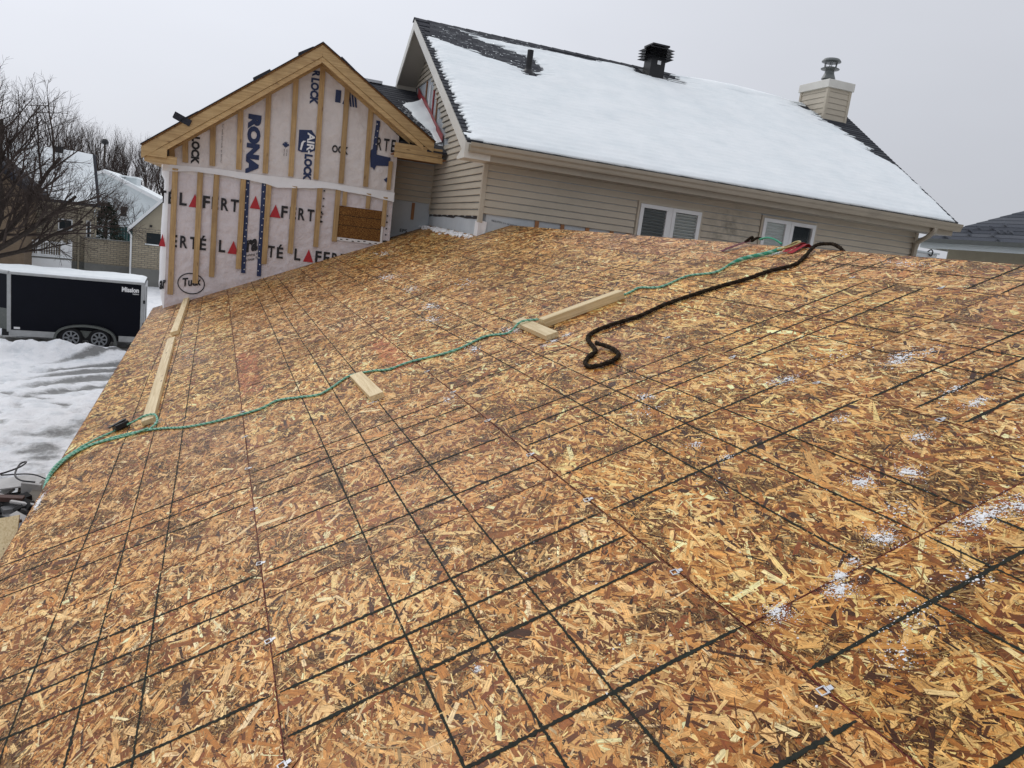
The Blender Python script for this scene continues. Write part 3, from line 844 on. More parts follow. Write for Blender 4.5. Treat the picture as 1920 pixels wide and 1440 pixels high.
# ---- crumbs of ice and snow on the deck
def ico():
    t = (1 + 5 ** .5) / 2
    v = np.array([(-1, t, 0), (1, t, 0), (-1, -t, 0), (1, -t, 0), (0, -1, t), (0, 1, t), (0, -1, -t), (0, 1, -t), (t, 0, -1), (t, 0, 1), (-t, 0, -1), (-t, 0, 1)], float)
    f = [(0, 11, 5), (0, 5, 1), (0, 1, 7), (0, 7, 10), (0, 10, 11), (1, 5, 9), (5, 11, 4), (11, 10, 2), (10, 7, 6), (7, 1, 8), (3, 9, 4), (3, 4, 2), (3, 2, 6), (3, 6, 8), (3, 8, 9), (4, 9, 5), (2, 4, 11), (6, 2, 10), (8, 6, 7), (9, 8, 1)]
    return v / np.linalg.norm(v[0]), f
IV, IF = ico()
sn = MB()
def lump(v, u, r, flat=.55):
    P = IV * (1 + rng.normal(0, .38, (12, 1))) * r * np.array((rng.uniform(.7, 1.3), rng.uniform(.7, 1.3), flat))
    sn.add(P + np.array((v, u, .002 + r * flat * .5)), IF)
#            u, v, spread u, spread v, count, radius
SN = [(7.60, 1.95, .30, .12, 130, .010), (6.28, 1.91, .25, .08, 60, .010), (5.04, 1.81, .2, .07, 60, .011), (4.49, 1.66, .14, .10, 50, .011), (3.16, 1.61, .12, .05, 40, .009), (3.3, 1.95, .12, .06, 60, .010),
      (2.32, 1.16, .09, .05, 50, .006), (.66, 2.82, .045, .07, 110, .008), (.01, 1.95, .035, .03, 90, .006), (-.05, 2.09, .035, .03, 90, .006), (-.37, 2.03, .035, .10, 260, .0055), (-.40, 2.14, .03, .05, 90, .005),
      (-.315, 1.545, .014, .016, 60, .006), (-.36, 1.50, .03, .035, 120, .005), (-.33, 1.32, .03, .03, 110, .0045), (-.26, 1.76, .035, .035, 130, .005), (-.29, 1.62, .02, .02, 40, .004), (.90, 2.40, .03, .05, 50, .007), (.92, 2.35, .04, .03, 30, .006),
      (.14, 2.63, .02, .05, 70, .0065), (.10, 2.30, .03, .03, 50, .006), (.68, 1.75, .03, .03, 30, .005), (0.0, .55, .012, .012, 26, .005), (1.31, 1.89, .05, .04, 45, .0065), (1.15, 1.80, .08, .1, 40, .005), (.50, 1.77, .02, .025, 25, .006),
      (.62, 2.94, .02, .05, 26, .007), (.28, 2.68, .015, .05, 30, .007), (.42, 2.25, .03, .04, 20, .006), (-.52, 1.78, .06, .06, 40, .0045), (-.55, 1.55, .06, .08, 60, .004), (-.62, 1.42, .05, .05, 40, .004), (-.18, 1.90, .05, .05, 50, .004), (-.60, 1.95, .03, .03, 22, .004),
      (2.85, 3.96, .03, .05, 60, .010), (2.70, 2.02, .03, .03, 50, .007), (2.72, 2.13, .03, .04, 36, .007), (2.66, 1.95, .03, .03, 28, .007), (2.78, .80, .02, .05, 60, .005), (.95, 2.7, .15, .2, 40, .005), (1.2, 2.3, .2, .2, 40, .004), (3.2, -1.24, .12, .012, 70, .010), (4.22, -.62, .05, .04, 50, .006), (10.2, 2.4, .5, .12, 60, .012), (5.6, 2.3, .35, .2, 50, .009), (1.7, 3.98, .25, .05, 60, .007)]
for u, v, su, sv, n, r in SN:
    for k in range(int(n * 2.6)):
        a, b = rng.normal(0, .9), rng.normal(0, .9)
        core = math.exp(-(a * a + b * b) * 1.6)
        lump(v + sv * b, u + su * a, r * (.26 + .50 * core) * math.exp(rng.normal(-.25, .35)), rng.uniform(.22, .5))
# a few crumbs everywhere
for k in range(420):
    lump(rng.uniform(-1.1, 3.9) * .6 + 1.3, rng.uniform(-.7, 3.5), rng.uniform(.0012, .0036))
# heap of snow where the deck meets the wing wall
for k in range(260):
    u = rng.uniform(8.9, 12.6); v = 3.53 + .055 * (u - 9) - abs(rng.normal(0, .05))
    lump(v, u, rng.uniform(.012, .04))
single('snow_crumbs', sn, M_ICE, 'scattered crumbs of ice and old snow lying on the deck boards', 'snow', 'D', (0, 0, 0), kind='stuff', smooth=False)

# ================================================================== lettering
def text_mesh(txt, x0, x1, z0, z1, y, bold=.012, turn=False, skew=0.0, th=None):
    """flat print on a wall facing -y; turn: the line reads downwards"""
    cu = bpy.data.curves.new('lettering', 'FONT')
    cu.body = txt; cu.size = 1.0; cu.offset = bold; cu.fill_mode = 'BOTH'; cu.extrude = 0; cu.resolution_u = 3
    ob = bpy.data.objects.new('tmp', cu)
    COL.objects.link(ob)
    bpy.context.view_layer.update()
    me = bpy.data.meshes.new_from_object(ob.evaluated_get(bpy.context.evaluated_depsgraph_get()))
    bpy.data.objects.remove(ob); bpy.data.curves.remove(cu)
    me.materials.clear()
    n = len(me.vertices)
    co = np.zeros(n * 3); me.vertices.foreach_get('co', co); co = co.reshape(-1, 3)
    mn, mx_ = co.min(0), co.max(0)
    a = (co[:, 0] - mn[0]) / (mx_[0] - mn[0]); b = (co[:, 1] - mn[1]) / (mx_[1] - mn[1])
    out = np.zeros_like(co)
    if turn:
        out[:, 0] = x0 + b * (x1 - x0); out[:, 2] = z1 - a * (z1 - z0)
    else:
        out[:, 0] = x0 + a * (x1 - x0); out[:, 2] = z0 + b * (z1 - z0) + skew * a
    out[:, 1] = y
    out -= th.base
    me.vertices.foreach_set('co', out.reshape(-1))
    me.update()
    return me

# ================================================================== the gable extension with its wrapped wall
YW_ = 11.93
ext = Thing('gable_extension', 'unfinished gable extension wrapped in printed white membrane with wood strips', 'house extension', 'H', (0.1, 12.0, GZ))
# carcase behind the wrap, and the side walls
cz = MB().prism([(-1.58, GZ), (2.02, GZ), (2.02, 2.45), (1.95, 2.92), (.61, 3.86), (-1.58, 2.16)], 'y', YW_ + .03, 17.5)
part('wall', cz, M_OSB, ext)
def wrap_sheet(x0, x1, zf0, zf1, y, amp, seed, nx=90, nz=60):
    """a membrane with slack wrinkles; zf0 / zf1 give its lower and upper edge"""
    mb = MB(); vs = []
    for i in range(nx + 1):
        x = x0 + (x1 - x0) * i / nx
        a, b = zf0(x), zf1(x)
        for j in range(nz + 1):
            z = a + (b - a) * j / nz
            vs.append((x, y - amp * abs(float(fbm(x * 1.0 + z * .6, z - x * .5, 2.6, seed, 3))) - .25 * amp * float(fbm(x, z, 11, seed + 1, 2)), z))
    fs = [(i * (nz + 1) + j, (i + 1) * (nz + 1) + j, (i + 1) * (nz + 1) + j + 1, i * (nz + 1) + j + 1) for i in range(nx) for j in range(nz)]
    return mb.add(vs, fs)
rk = lambda x: min(2.10 + (x + 1.95) * (4.07 - 2.10) / 2.56, 4.07 - (x - .61) * (4.07 - 2.80) / 1.83) - .17
lowW = part('lower_wrap', wrap_sheet(-1.60, 2.02, lambda x: -1.2, lambda x: 1.92, YW_ + .012, .013, 3), M_WRAP, ext, smooth=True)
uppW = part('upper_wrap', wrap_sheet(-1.60, 2.02, lambda x: 1.80, lambda x: max(rk(x), 1.85), YW_ + .006, .010, 4), M_WRAP2, ext, smooth=True)
# loose edge of the wrap flapping round the left corner
fl = MB(); vs = []
zs_ = np.linspace(-1.2, 1.90, 40)
for z in zs_:
    bulge = .10 + .05 * float(fbm(z, 0, 1.3, 9)) + (.05 if z > 1.7 else 0) - .08 * max(0, min(1, (-.05 - z) / .35))
    for k in range(7):
        t = k / 6
        vs.append((-1.60 - bulge * math.sin(t * math.pi * .62), YW_ + .004 + .30 * t * t, z))
fs = [(i * 7 + k, i * 7 + k + 1, i * 7 + k + 8, i * 7 + k + 7) for i in range(39) for k in range(6)]
fl.add(vs, fs)
flap = part('wrap_flap', fl, M_BAND, ext, smooth=True)
# the white lap between the sheets
bt_ = [(-1.74, 1.90), (-.945, 1.945), (-.114, 1.95), (.751, 1.985), (1.3, 1.97), (2.03, 1.965)]
bb_ = [(-1.70, 1.80), (-1.3, 1.845), (-.942, 1.859), (-.45, 1.845), (-.107, 1.814), (.066, 1.777), (.5, 1.835), (.953, 1.885), (1.5, 1.86), (2.03, 1.808)]
vs = []; nb = 120
for i in range(nb + 1):
    x = -1.70 + (2.03 + 1.70) * i / nb
    zt = np.interp(x, [q[0] for q in bt_], [q[1] for q in bt_]); zb = np.interp(x, [q[0] for q in bb_], [q[1] for q in bb_]) + .012 * float(fbm(x, 0, 4, 5))
    for j in range(5):
        t = j / 4
        vs.append((x, YW_ - .008 - .030 * (1 - t) ** 1.5 * (1 + .5 * float(fbm(x, t, 6, 6))), zb + (zt - zb) * t))
lp = MB().add(vs, [(i * 5 + j, (i + 1) * 5 + j, (i + 1) * 5 + j + 1, i * 5 + j + 1) for i in range(nb) for j in range(4)])
part('wrap_lap', lp, M_BAND, ext, smooth=True)

def letters(txt, x0, x1, z0, z1, mat=M_PBLACK, parent=lowW, bold=.028, turn=False, y=None, skew=0):
    return part('lettering', text_mesh(txt, x0, x1, z0, z1, (YW_ - .0045) if y is None else y, bold, turn, skew, ext), [mat], ext, parent=parent)
def tri(x0, x1, z0, z1, parent=lowW, y=YW_ - .004):
    return part('red_triangle', MB().add([(x0, y, z0), (x1, y, z0), ((x0 + x1) / 2, y, z1)], [(0, 1, 2)]), M_PRED, ext, parent=parent)
zA0, zA1, zB0, zB1 = 1.292, 1.494, .606, .806
for ch, a, b in (('L', -1.433, -1.321), ('F', -1.079, -.972), ('E', -.945, -.84), ('R', -.801, -.683), ('T', -.652, -.525), ('\u00c9', -.500, -.40), ('F', .153, .258), ('E', .292, .398), ('R', .433, .544), ('T', .580, .695), ('\u00c9', .73, .83), ('T', -1.712, -1.63), ('\u00c9', -1.60, -1.50)):
    letters(ch, a, b, zA0, zA1 + (.04 if ch == '\u00c9' else 0), parent=flap if a < -1.62 else lowW, y=(YW_ - .006) if a > -1.62 else YW_ - .012)
for a in (-1.292, -.03): tri(a, a + .178, zA0 - .008, zA1 + .006)
for ch, a, b in (('E', -1.545, -1.44), ('R', -1.397, -1.284), ('T', -1.248, -1.137), ('\u00c9', -1.098, -.998), ('L', -.800, -.698), ('F', -.44, -.34), ('T', -.019, .089), ('\u00c9', .126, .229), ('L', .417, .521), ('F', .766, .870), ('E', .905, 1.01), ('R', 1.045, 1.16), ('T', 1.19, 1.30)):
    letters(ch, a, b, zB0, zB1 + (.04 if ch == '\u00c9' else 0))
for a in (-.66, .565): tri(a, a + .172, zB0 - .008, zB1 + .012)
tri(-1.712, -1.612, zB0 - .008, zB1, flap, YW_ - .014)
tri(-.352, -.185, 1.387, 1.601)
letters('ra', -.368, -.190, .640, .850, bold=.05, skew=.06)
letters('building W', -.372, -.16, .565, .615, bold=.01, skew=.06)
letters('a house Tu', -.365, -.17, .495, .545, bold=.01, skew=.06)
letters('ar', -1.682, -1.585, -.115, .035, parent=flap, bold=.05, y=YW_ - .012, skew=.03)
letters('Tuck', -1.335, -1.045, -.03, .115, bold=.03, skew=.05)
letters('build', -.78, -.52, -.36, -.24, bold=.03, skew=.05)
letters('E', 1.90, 1.985, .98, 1.12, bold=.03)
ring = MB(); vs = []
for k in range(48):
    w = 2 * math.pi * k / 48
    for s in (1.0, .90):
        vs.append((-1.199 + .212 * (s if s == 1 else .93) * math.cos(w), YW_ - .0045, .035 + .178 * (s if s == 1 else .90) * math.sin(w)))
ring.add(vs, [(2 * k, 2 * k + 1, (2 * k + 3) % 96, (2 * k + 2) % 96) for k in range(48)])
part('oval_mark', ring, M_PBLACK, ext, parent=lowW)
yU = YW_ - .0085
letters('LOCK', -1.290, -1.165, 1.968, 2.40, M_PBLACK, uppW, .055, True, yU)
letters('RONA', -.457, -.250, 1.930, 2.888, M_PNAVY, uppW, .07, True, yU)
letters('LOCK', .466, .600, 1.962, 2.392, M_PNAVY, uppW, .06, True, yU)
letters('LOCK', .486, .620, 3.20, 3.62, M_PNAVY, uppW, .055, True, yU)
letters('R', .496, .626, 3.64, 3.74, M_PNAVY, uppW, .055, True, yU)
em = MB().add([(x, yU, z) for x, z in ((.353, 2.43), (.42, 2.41), (.56, 2.43), (.628, 2.47), (.628, 2.70), (.55, 2.79), (.353, 2.765))], [tuple(range(7))])
part('emblem', em, M_PNAVY, ext, parent=uppW)
letters('AIR-', .492, .612, 2.40, 2.745, M_PWHITE, uppW, .03, True, yU - .002)
sw = MB().add([(x, yU - .002, z) for x, z in ((.385, 2.45), (.41, 2.44), (.44, 2.57), (.478, 2.60), (.43, 2.60), (.40, 2.56))], [tuple(range(6))])
part('emblem_swoosh', sw, M_PWHITE, ext, parent=uppW)
letters('OCK', .906, 1.178, 2.485, 2.61, M_PBLACK, uppW, .035, False, yU)
letters('I', .895, .985, 3.30, 3.50, M_PNAVY, uppW, .06, False, yU)
letters('A', 1.015, 1.115, 3.29, 3.42, M_PNAVY, uppW, .05, False, yU)
for k in range(3):
    part('slanted_bar', MB().add([(x + k * .045, yU, z) for x, z in ((1.145, 3.27), (1.175, 3.27), (1.13, 3.51), (1.10, 3.51))], [(0, 1, 2, 3)]), M_PNAVY, ext, parent=uppW)
letters('R', 1.645, 1.735, 2.64, 2.85, M_PBLACK, uppW, .02, False, yU - .004)
letters('T', 1.765, 1.86, 2.64, 2.85, M_PBLACK, uppW, .02, False, yU - .004)
letters('E', 1.895, 1.968, 2.64, 2.85, M_PBLACK, uppW, .02, False, yU - .004)
leaf_ = [(0, .5), (.1, .28), (.26, .38), (.2, .12), (.44, .2), (.4, .06), (.5, -.02), (.2, -.24), (.22, -.34), (.03, -.3), (.03, -.5)]
for cx_, cz_, s_ in ((.155, 2.49, .115), (1.87, 2.16, .10)):
    pts = [(cx_ + s_ * a, yU, cz_ + s_ * b) for a, b in leaf_] + [(cx_ - s_ * a, yU, cz_ + s_ * b) for a, b in leaf_[::-1] if a]
    part('maple_leaf_mark', MB().add(pts, [tuple(range(len(pts)))]), M_PNAVY, ext, parent=uppW)
letters('wall wrap', .125, .15, 2.31, 2.42, M_PBLACK, uppW, 0, True, yU)
letters('wall wrap', .165, .19, 2.31, 2.42, M_PBLACK, uppW, 0, True, yU)
letters('for walls and roofs  air barrier', -.842, -.822, 2.05, 2.66, M_PBLACK, uppW, 0, True, yU)
# dark blue patch and starred seam tapes
def tape(x0, z0, x1, z1, w, parent, y, seed):
    d = np.array((x1 - x0, z1 - z0)); L_ = np.linalg.norm(d); d /= L_; n_ = np.array((-d[1], d[0]))
    r_ = np.random.default_rng(seed); vs = []; k_ = 24
    for i in range(k_ + 1):
        c = np.array((x0, z0)) + d * L_ * i / k_
        for s in (-1, 1):
            q = c + n_ * s * (w / 2) * (1 + r_.normal(0, .05)); vs.append((q[0], y, q[1]))
    tp = part('seam_tape', MB().add(vs, [(2 * i, 2 * i + 1, 2 * i + 3, 2 * i + 2) for i in range(k_)]), M_PNAVY, ext, parent=parent)
    st = MB()
    for i in range(int(L_ / .11)):
        c = np.array((x0, z0)) + d * (.06 + i * .11) + n_ * r_.uniform(-.3, .3) * w
        pts = [(c[0] + (.013 if q % 2 == 0 else .006) * math.cos(math.pi * q / 5), y - .002, c[1] + (.013 if q % 2 == 0 else .006) * math.sin(math.pi * q / 5)) for q in range(10)]
        st.add(pts, [tuple(range(10))])
    part('tape_stars', st, M_PWHITE, ext, parent=parent, kind='stuff')
tape(-.411, 1.85, -.394, .296, .068, lowW, YW_ - .0075, 1)
tape(-.149, 1.85, -.142, .268, .068, lowW, YW_ - .0075, 2)
tape(1.640, 3.12, 1.615, 2.62, .066, uppW, YW_ - .012, 3)
pt = MB().add([(x, YW_ - .011, z) for x, z in ((1.535, 2.60), (1.60, 2.66), (1.66, 2.64), (1.66, 2.56), (1.905, 2.545), (1.90, 2.40), (1.67, 2.375), (1.64, 2.29), (1.615, 2.33), (1.575, 2.34), (1.56, 2.48))], [tuple(range(11))])
part('blue_patch', pt, M_PNAVY, ext, parent=uppW)
# furring strips
def fstrip(x, z0, z1, w=.085, m=M_STRIP, dx=0.0, y=YW_ - .012, d=.020):
    return part('furring_strip', MB().obox((x, y - d / 2, (z0 + z1) / 2), (w / 2, 0, 0), (0, d / 2, 0), (dx, 0, (z1 - z0) / 2)), m, ext, bev=.0015)
for x, z0, z1 in ((-1.512, -.176, 1.86), (-1.137, .049, 1.86), (-.889, .181, 1.86), (-.476, .36, 1.84), (-.07, .486, 1.83), (.343, .713, 1.84), (.756, .871, 1.88), (1.062, 1.0, 1.88), (1.182, 1.63, 1.88), (1.585, 1.63, 1.89), (1.878, 1.36, 1.87)):
    fstrip(x, z0, z1, .085 if x < 1.1 else .075)
for x, z0 in ((-1.573, 1.99), (-1.378, 1.975), (-.973, 1.98), (-.568, 1.982), (-.152, 1.983), (.258, 1.99), (.668, 2.0), (1.088, 1.995), (1.505, 1.997)):
    fstrip(x, z0, rk(x) + .03, dx=-.01)
fstrip(1.914, 1.998, 2.483, .07)
# opening closed with a sheet of board
part('board_panel', MB().box(1.105, 1.85, YW_ - .006, YW_ + .02, 1.085, 1.622), M_OSB, ext, label='brown strand board closing the window opening')
ob_ = part('opening_rim', MB().box(1.06, 1.90, YW_ - .012, YW_ + .0, 1.030, 1.083).box(1.852, 1.885, YW_ - .012, YW_, 1.083, 1.63), M_BAND, ext)
for k in range(9):
    part('black_mark', MB().box(1.06 + k * .1, 1.10 + k * .1, YW_ - .0145, YW_ - .0125, 1.035 + .01 * (k % 3), 1.05 + .01 * (k % 3)), M_PBLACK, ext, parent=ob_)
for zz_ in (1.30, 1.47):
    part('printed_line', MB().box(1.11, 1.845, YW_ - .0085, YW_ - .0065, zz_ - .004, zz_ + .004), M_INK, ext)
for k in range(5):
    part('black_mark', MB().box(.82, .845, YW_ - .0145, YW_ - .0125, 1.30 + .13 * k, 1.325 + .13 * k), M_PBLACK, ext, parent=lowW)
    part('black_mark', MB().box(1.93, 1.955, YW_ - .0145, YW_ - .0125, 1.10 + .11 * k, 1.125 + .11 * k), M_PBLACK, ext, parent=lowW)
# roof: barge boards, soffit nailers, deck edge, torn shingles
def sloped(x0, z0, x1, z1, depth, ya, yb, shift=0.0):
    """board that follows the rake; depth measured square to the slope, shift moves it down"""
    d = np.array((x1 - x0, z1 - z0)); d /= np.linalg.norm(d); n_ = np.array((d[1], -d[0]))
    if n_[1] > 0: n_ = -n_
    a = np.array((x0, z0)) + n_ * shift; b = np.array((x1, z1)) + n_ * shift
    return [tuple(a), tuple(b), tuple(b + n_ * depth), tuple(a + n_ * depth)], ya, yb
PK = (.61, 4.075); EL = (-1.955, 2.115); ER = (2.56, 2.86)
for (e, sg) in ((EL, -1), (ER, 1)):
    x0, z0 = e; x1, z1 = PK
    mid = (x1, z1)
    d = np.array((x1 - x0, z1 - z0)); d /= np.linalg.norm(d)
    # outer barge board, cut plumb at the peak
    def plumb(depth, shift, ya, yb, cut=0.0):
        ang = math.atan2(abs(d[1]), abs(d[0])); dz = depth / math.cos(ang); sz = shift / math.cos(ang)
        xe = x0 + sg * -cut
        ze = z0 + (xe - x0) * (z1 - z0) / (x1 - x0)
        return MB().prism([(xe, ze - sz), (x1, z1 - sz), (x1, z1 - sz - dz), (xe, ze - sz - dz)], 'y', ya, yb)
    part('barge_board', plumb(.145, 0, 11.50, 11.538), M_BARGE, ext, bev=.002)
    part('barge_board', plumb(.07, .148, 11.515, 11.56, .18), M_BARGE, ext, bev=.002)
    part('soffit_board', plumb(.018, .165, 11.562, 11.895, .3), M_BARGE, ext)
    part('wall_nailer', plumb(.06, .16, 11.897, 11.922, .35), M_BARGE, ext)
    # roof sheathing with shingles running back
    sh = plumb(.02, -.022, 11.485, 17.4)
    part('roof_sheathing', sh, M_OSB, ext)
    part('shingle_layer', plumb(.012, -.036, 11.47, 17.4, -.02), M_SH[0], ext)
# torn shingle tabs sticking up from the edge
for (x, z, a, L_, h_) in ((-1.40, 2.60, 2.75, .26, .10), (-.28, 3.46, .62, .30, .03), (.36, 3.94, .55, .26, .025), (1.02, 3.86, -.62, .28, .025), (-1.30, 2.66, .62, .3, .02)):
    ax = np.array((math.cos(a), 0, math.sin(a))); n_ = np.array((-math.sin(a), 0, math.cos(a)))
    part('torn_shingle', MB().obox((x, 11.56, z), ax * L_ / 2, (0, .09, 0), n_ * h_ / 2), M_SH[1], ext)
# boxed return at the left eave
part('eave_block', MB().prism([(-1.93, 1.985), (-1.60, 1.985), (-1.60, 2.17)], 'y', 11.505, 11.545), M_BARGE, ext)
part('eave_block', MB().box(-1.92, -1.46, 11.55, 11.59, 1.90, 2.02), M_BARGE, ext, bev=.002)
part('eave_fascia', MB().box(-1.965, -1.93, 11.52, 17.0, 1.96, 2.12), M_BARGE, ext)
part('eave_soffit', MB().box(-1.93, -1.60, 11.60, 17.0, 1.905, 1.92), M_BARGE, ext)

# ================================================================== the main house
HX0, HX1 = 2.83, 10.85          # end walls
HYF = 9.05                      # front wall
RX0 = 2.42                      # rake edge
EY, EZ = 8.63, 2.66             # eave line
RY, RZ = 13.773, 5.33           # ridge line
RS = (RZ - EZ) / (RY - EY)
rx1 = lambda t: 11.25 + 1.33 * t # right rake, t from eave 0 to ridge 1
house = Thing('beige_house', 'beige vinyl sided house with snowy gable roof, vents and chimney', 'house', 'H', (6.8, 11.5, GZ))
part('wall', MB().box(HX0 + .012, HX1, HYF + .014, 18.4, GZ, 2.55), M_FOAM, house)
gw = MB().prism([(HYF + .014, GZ), (18.4, GZ), (18.4, 2.8), (RY, RZ - .22), (HYF + .014, 2.66)], 'x', HX0 + .012, HX0 + .10)
part('gable_wall', gw, M_FOAM, house)
gw = MB().prism([(HYF + .014, GZ), (18.4, GZ), (18.4, 2.8), (RY, RZ - .22), (HYF + .014, 2.66)], 'x', HX1 - .09, HX1)
part('gable_wall', gw, M_SIDING, house)
# lapped siding, one object for each course
CH = .1015
def lap_profile(z):      # (depth, height) outline of a course
    return [(.0, z), (-.028, z), (-.031, z + .004), (-.030, z + .012), (-.012, z + CH - .012), (0, z + CH - .010)]
z = 1.735; k = 0
while z < 2.60:
    x0 = HX0 + .045
    segs = [(x0, HX1 - .03)]
    if z < 2.19: segs = [(x0, 5.31), (6.49, 7.565), (8.70, HX1 - .03)]
    elif z < 2.26: segs = [(x0, 7.565), (8.70, HX1 - .03)]
    for a, b in segs:
        if b - a < .05: continue
        part('siding_board', MB().prism([(HYF + .012 + d_, h_) for d_, h_ in lap_profile(z)], 'x', a, b), M_SIDING, house)
    z += CH; k += 1
# lower courses right of the first window
for z in (1.735 - CH, 1.735 - 2 * CH):
    for a, b in ((6.49, 7.565), (8.70, HX1 - .03)):
        part('siding_board', MB().prism([(HYF + .012 + d_, h_) for d_, h_ in lap_profile(z)], 'x', a, b), M_SIDING, house)
# gable end courses
zroof = lambda y: EZ - .16 + RS * (y - EY) if y < RY else RZ - .16 - RS * (y - RY)
wingz = lambda y: 2.96 + .415 * (y - 12.19)
z = 1.69; k = 0
while z < 5.0:
    y0 = HYF + .05
    yy = EY + (z + CH - EZ + .14) / RS
    y0 = max(y0, yy)
    if z < 2.86: y1 = 12.60
    else:
        yf = 12.19 + (z - 2.96) / .415
        y1 = yf - (.45 + .95 * max(0, z - 2.96))
        if z > 4.28: y1 = RY + (RZ - .16 - z) / RS
        y1 = min(y1, RY + (RZ - .16 - z) / RS) + (.10 if k % 2 else 0)
    if y1 - y0 > .06:
        part('siding_board', MB().prism([(HX0 + .010 + d_, h_) for d_, h_ in lap_profile(z)], 'y', y0, y1) if False else
             MB().add([(HX0 + .010 + d_, y, h_) for y in (y0, y1) for d_, h_ in lap_profile(z)], [tuple(range(6)), tuple(range(11, 5, -1))] + [(i, 6 + i, 6 + (i + 1) % 6, (i + 1) % 6) for i in range(6)]), M_SIDING, house)
    z += CH; k += 1
part('corner_post', MB().box(HX0 - .022, HX0 + .045, HYF - .020, HYF + .05, 1.60, 2.60), M_SIDING, house, bev=.004)
part('corner_post', MB().box(HX1 - .055, HX1 + .022, HYF - .020, HYF + .05, 0.9, 2.64), M_TRIM, house, bev=.004)
part('inner_corner', MB().box(HX0 - .03, HX0 - .004, 12.57, 12.60, 1.75, 2.56), M_SIDING, house)
# strapping and print on the bare insulation below the siding
for x in (3.30 + .0, 3.72, 4.13, 4.54, 4.95, 5.24):
    if x > 3.6: part('strapping', MB().box(x - .03, x + .03, HYF - .006, HYF + .013, 1.30, 1.732), M_OLDWOOD, house)
part('insulation_board', MB().box(HX0 - .008, HX0 + .010, HYF + .02, 12.60, .9, 1.74), M_FOAM, house)
part('torn_edge', MB().add([(HX0 - .014, y, 1.69 + .02 * math.sin(i * 2.3)) for i, y in enumerate(np.linspace(9.12, 12.55, 24))] + [(HX0 - .014, y, 1.655 + .03 * float(fbm(y, 0, 3, 3))) for y in np.linspace(9.12, 12.55, 24)], [(i, i + 1, 25 + i, 24 + i) for i in range(23)]), M_PBLACK, house)
part('torn_wrap', MB().add([(HX0 - .016, 9.20, 1.62), (HX0 - .016, 9.03, 1.62), (HX0 + .03, HYF - .006, 1.63), (HX0 + .12, HYF - .006, 1.62), (HX0 + .10, HYF - .008, 1.30), (HX0 - .02, 9.0, 1.30), (HX0 - .018, 9.22, 1.34)], [(0, 1, 5, 6), (1, 2, 5), (2, 3, 4, 5)]), M_BAND, house)
letter_o = text_mesh('INSULATION  R-4  AIR BARRIER  INSULATION  R-4', 3.02, 3.66, 1.640, 1.665, HYF + .010, 0, False, -.055, house)
part('lettering', letter_o, [M_PBLACK], house)
# windows
def window(x0, x1, z0, z1, dim):
    f = part('window', MB().box(x0 - .03, x1 + .03, HYF - .030, HYF + .012, z1, z1 + .035).box(x0 - .03, x1 + .03, HYF - .030, HYF + .012, z0 - .04, z0)
             .box(x0 - .03, x0 + .005, HYF - .030, HYF + .012, z0, z1).box(x1 - .005, x1 + .03, HYF - .030, HYF + .012, z0, z1), M_SIDING, house)
    xm = (x0 + x1) / 2
    for i, (a, b) in enumerate(((x0 + .008, xm - .02), (xm + .02, x1 - .008))):
        fw_ = .062
        s = MB().box(a, b, HYF - .045, HYF + .02, z1 - fw_, z1 - .003).box(a, b, HYF - .045, HYF + .02, z0 + .003, z0 + fw_)
        s.box(a, a + fw_, HYF - .045, HYF + .02, z0 + fw_, z1 - fw_).box(b - fw_, b, HYF - .045, HYF + .02, z0 + fw_, z1 - fw_)
        part('sash_frame', s, M_WHITE, house, parent=f, bev=.004)
        part('pane', MB().box(a + fw_ - .002, b - fw_ + .002, HYF - .020, HYF - .014, z0 + fw_ - .002, z1 - fw_ + .002), M_GLASS, house, parent=f)
        part('dark_interior', MB().box(a + .01, b - .01, HYF + .0085, HYF + .0115, z0 + .01, z1 - .01), M_DARKROOM, house, parent=f)
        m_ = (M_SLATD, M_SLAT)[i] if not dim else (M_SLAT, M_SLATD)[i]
        if dim and i == 1: continue
        zz = z1 - fw_ - .03
        while zz > z0 + fw_:
            part('blind_slat', MB().obox(((a + b) / 2, HYF - .002, zz), ((b - a) / 2 - fw_, 0, 0), (0, .006, .006), (0, -.016, .016) if not dim else (0, -.010, .024)), m_, house, parent=f)
            zz -= .048
    part('mullion', MB().box(xm - .0195, xm + .0195, HYF - .038, HYF + .02, z0, z1), M_WHITE, house, parent=f)
window(5.35, 6.45, 1.35, 2.215, False)
window(7.605, 8.66, 1.42, 2.285, True)
# roof structure
def roofquad(y0f, h, t0=0, t1=1):
    pass
def R3(x, t, h):      # point on the front slope: t 0 eave .. 1 ridge, h above the plane
    L_ = math.hypot(1, RS)
    return (x, EY + t * (RY - EY) - h * RS / L_, EZ + t * (RZ - EZ) + h / L_)
vs = [R3(RX0, 0, -.02), R3(rx1(0), 0, -.02), R3(rx1(1), 1, -.02), R3(RX0, 1, -.02), R3(RX0, 0, -.13), R3(rx1(0), 0, -.13), R3(rx1(1), 1, -.13), R3(RX0, 1, -.13)]
roof = part('roof', MB().add(vs, [(0, 1, 2, 3), (7, 6, 5, 4), (0, 4, 5, 1), (1, 5, 6, 2), (2, 6, 7, 3), (3, 7, 4, 0)]), M_SH[1], house)
by1, bz1 = 18.9, RZ - RS * (18.9 - RY)
vs = [(RX0, RY + .002, RZ), (rx1(1), RY + .002, RZ), (rx1(0), by1, bz1), (RX0, by1, bz1)]
part('back_roof', MB().add(vs + [(x, y, z - .12) for x, y, z in vs], [(0, 1, 2, 3), (7, 6, 5, 4), (0, 4, 5, 1), (1, 5, 6, 2), (2, 6, 7, 3), (3, 7, 4, 0)]), M_SH[1], house)
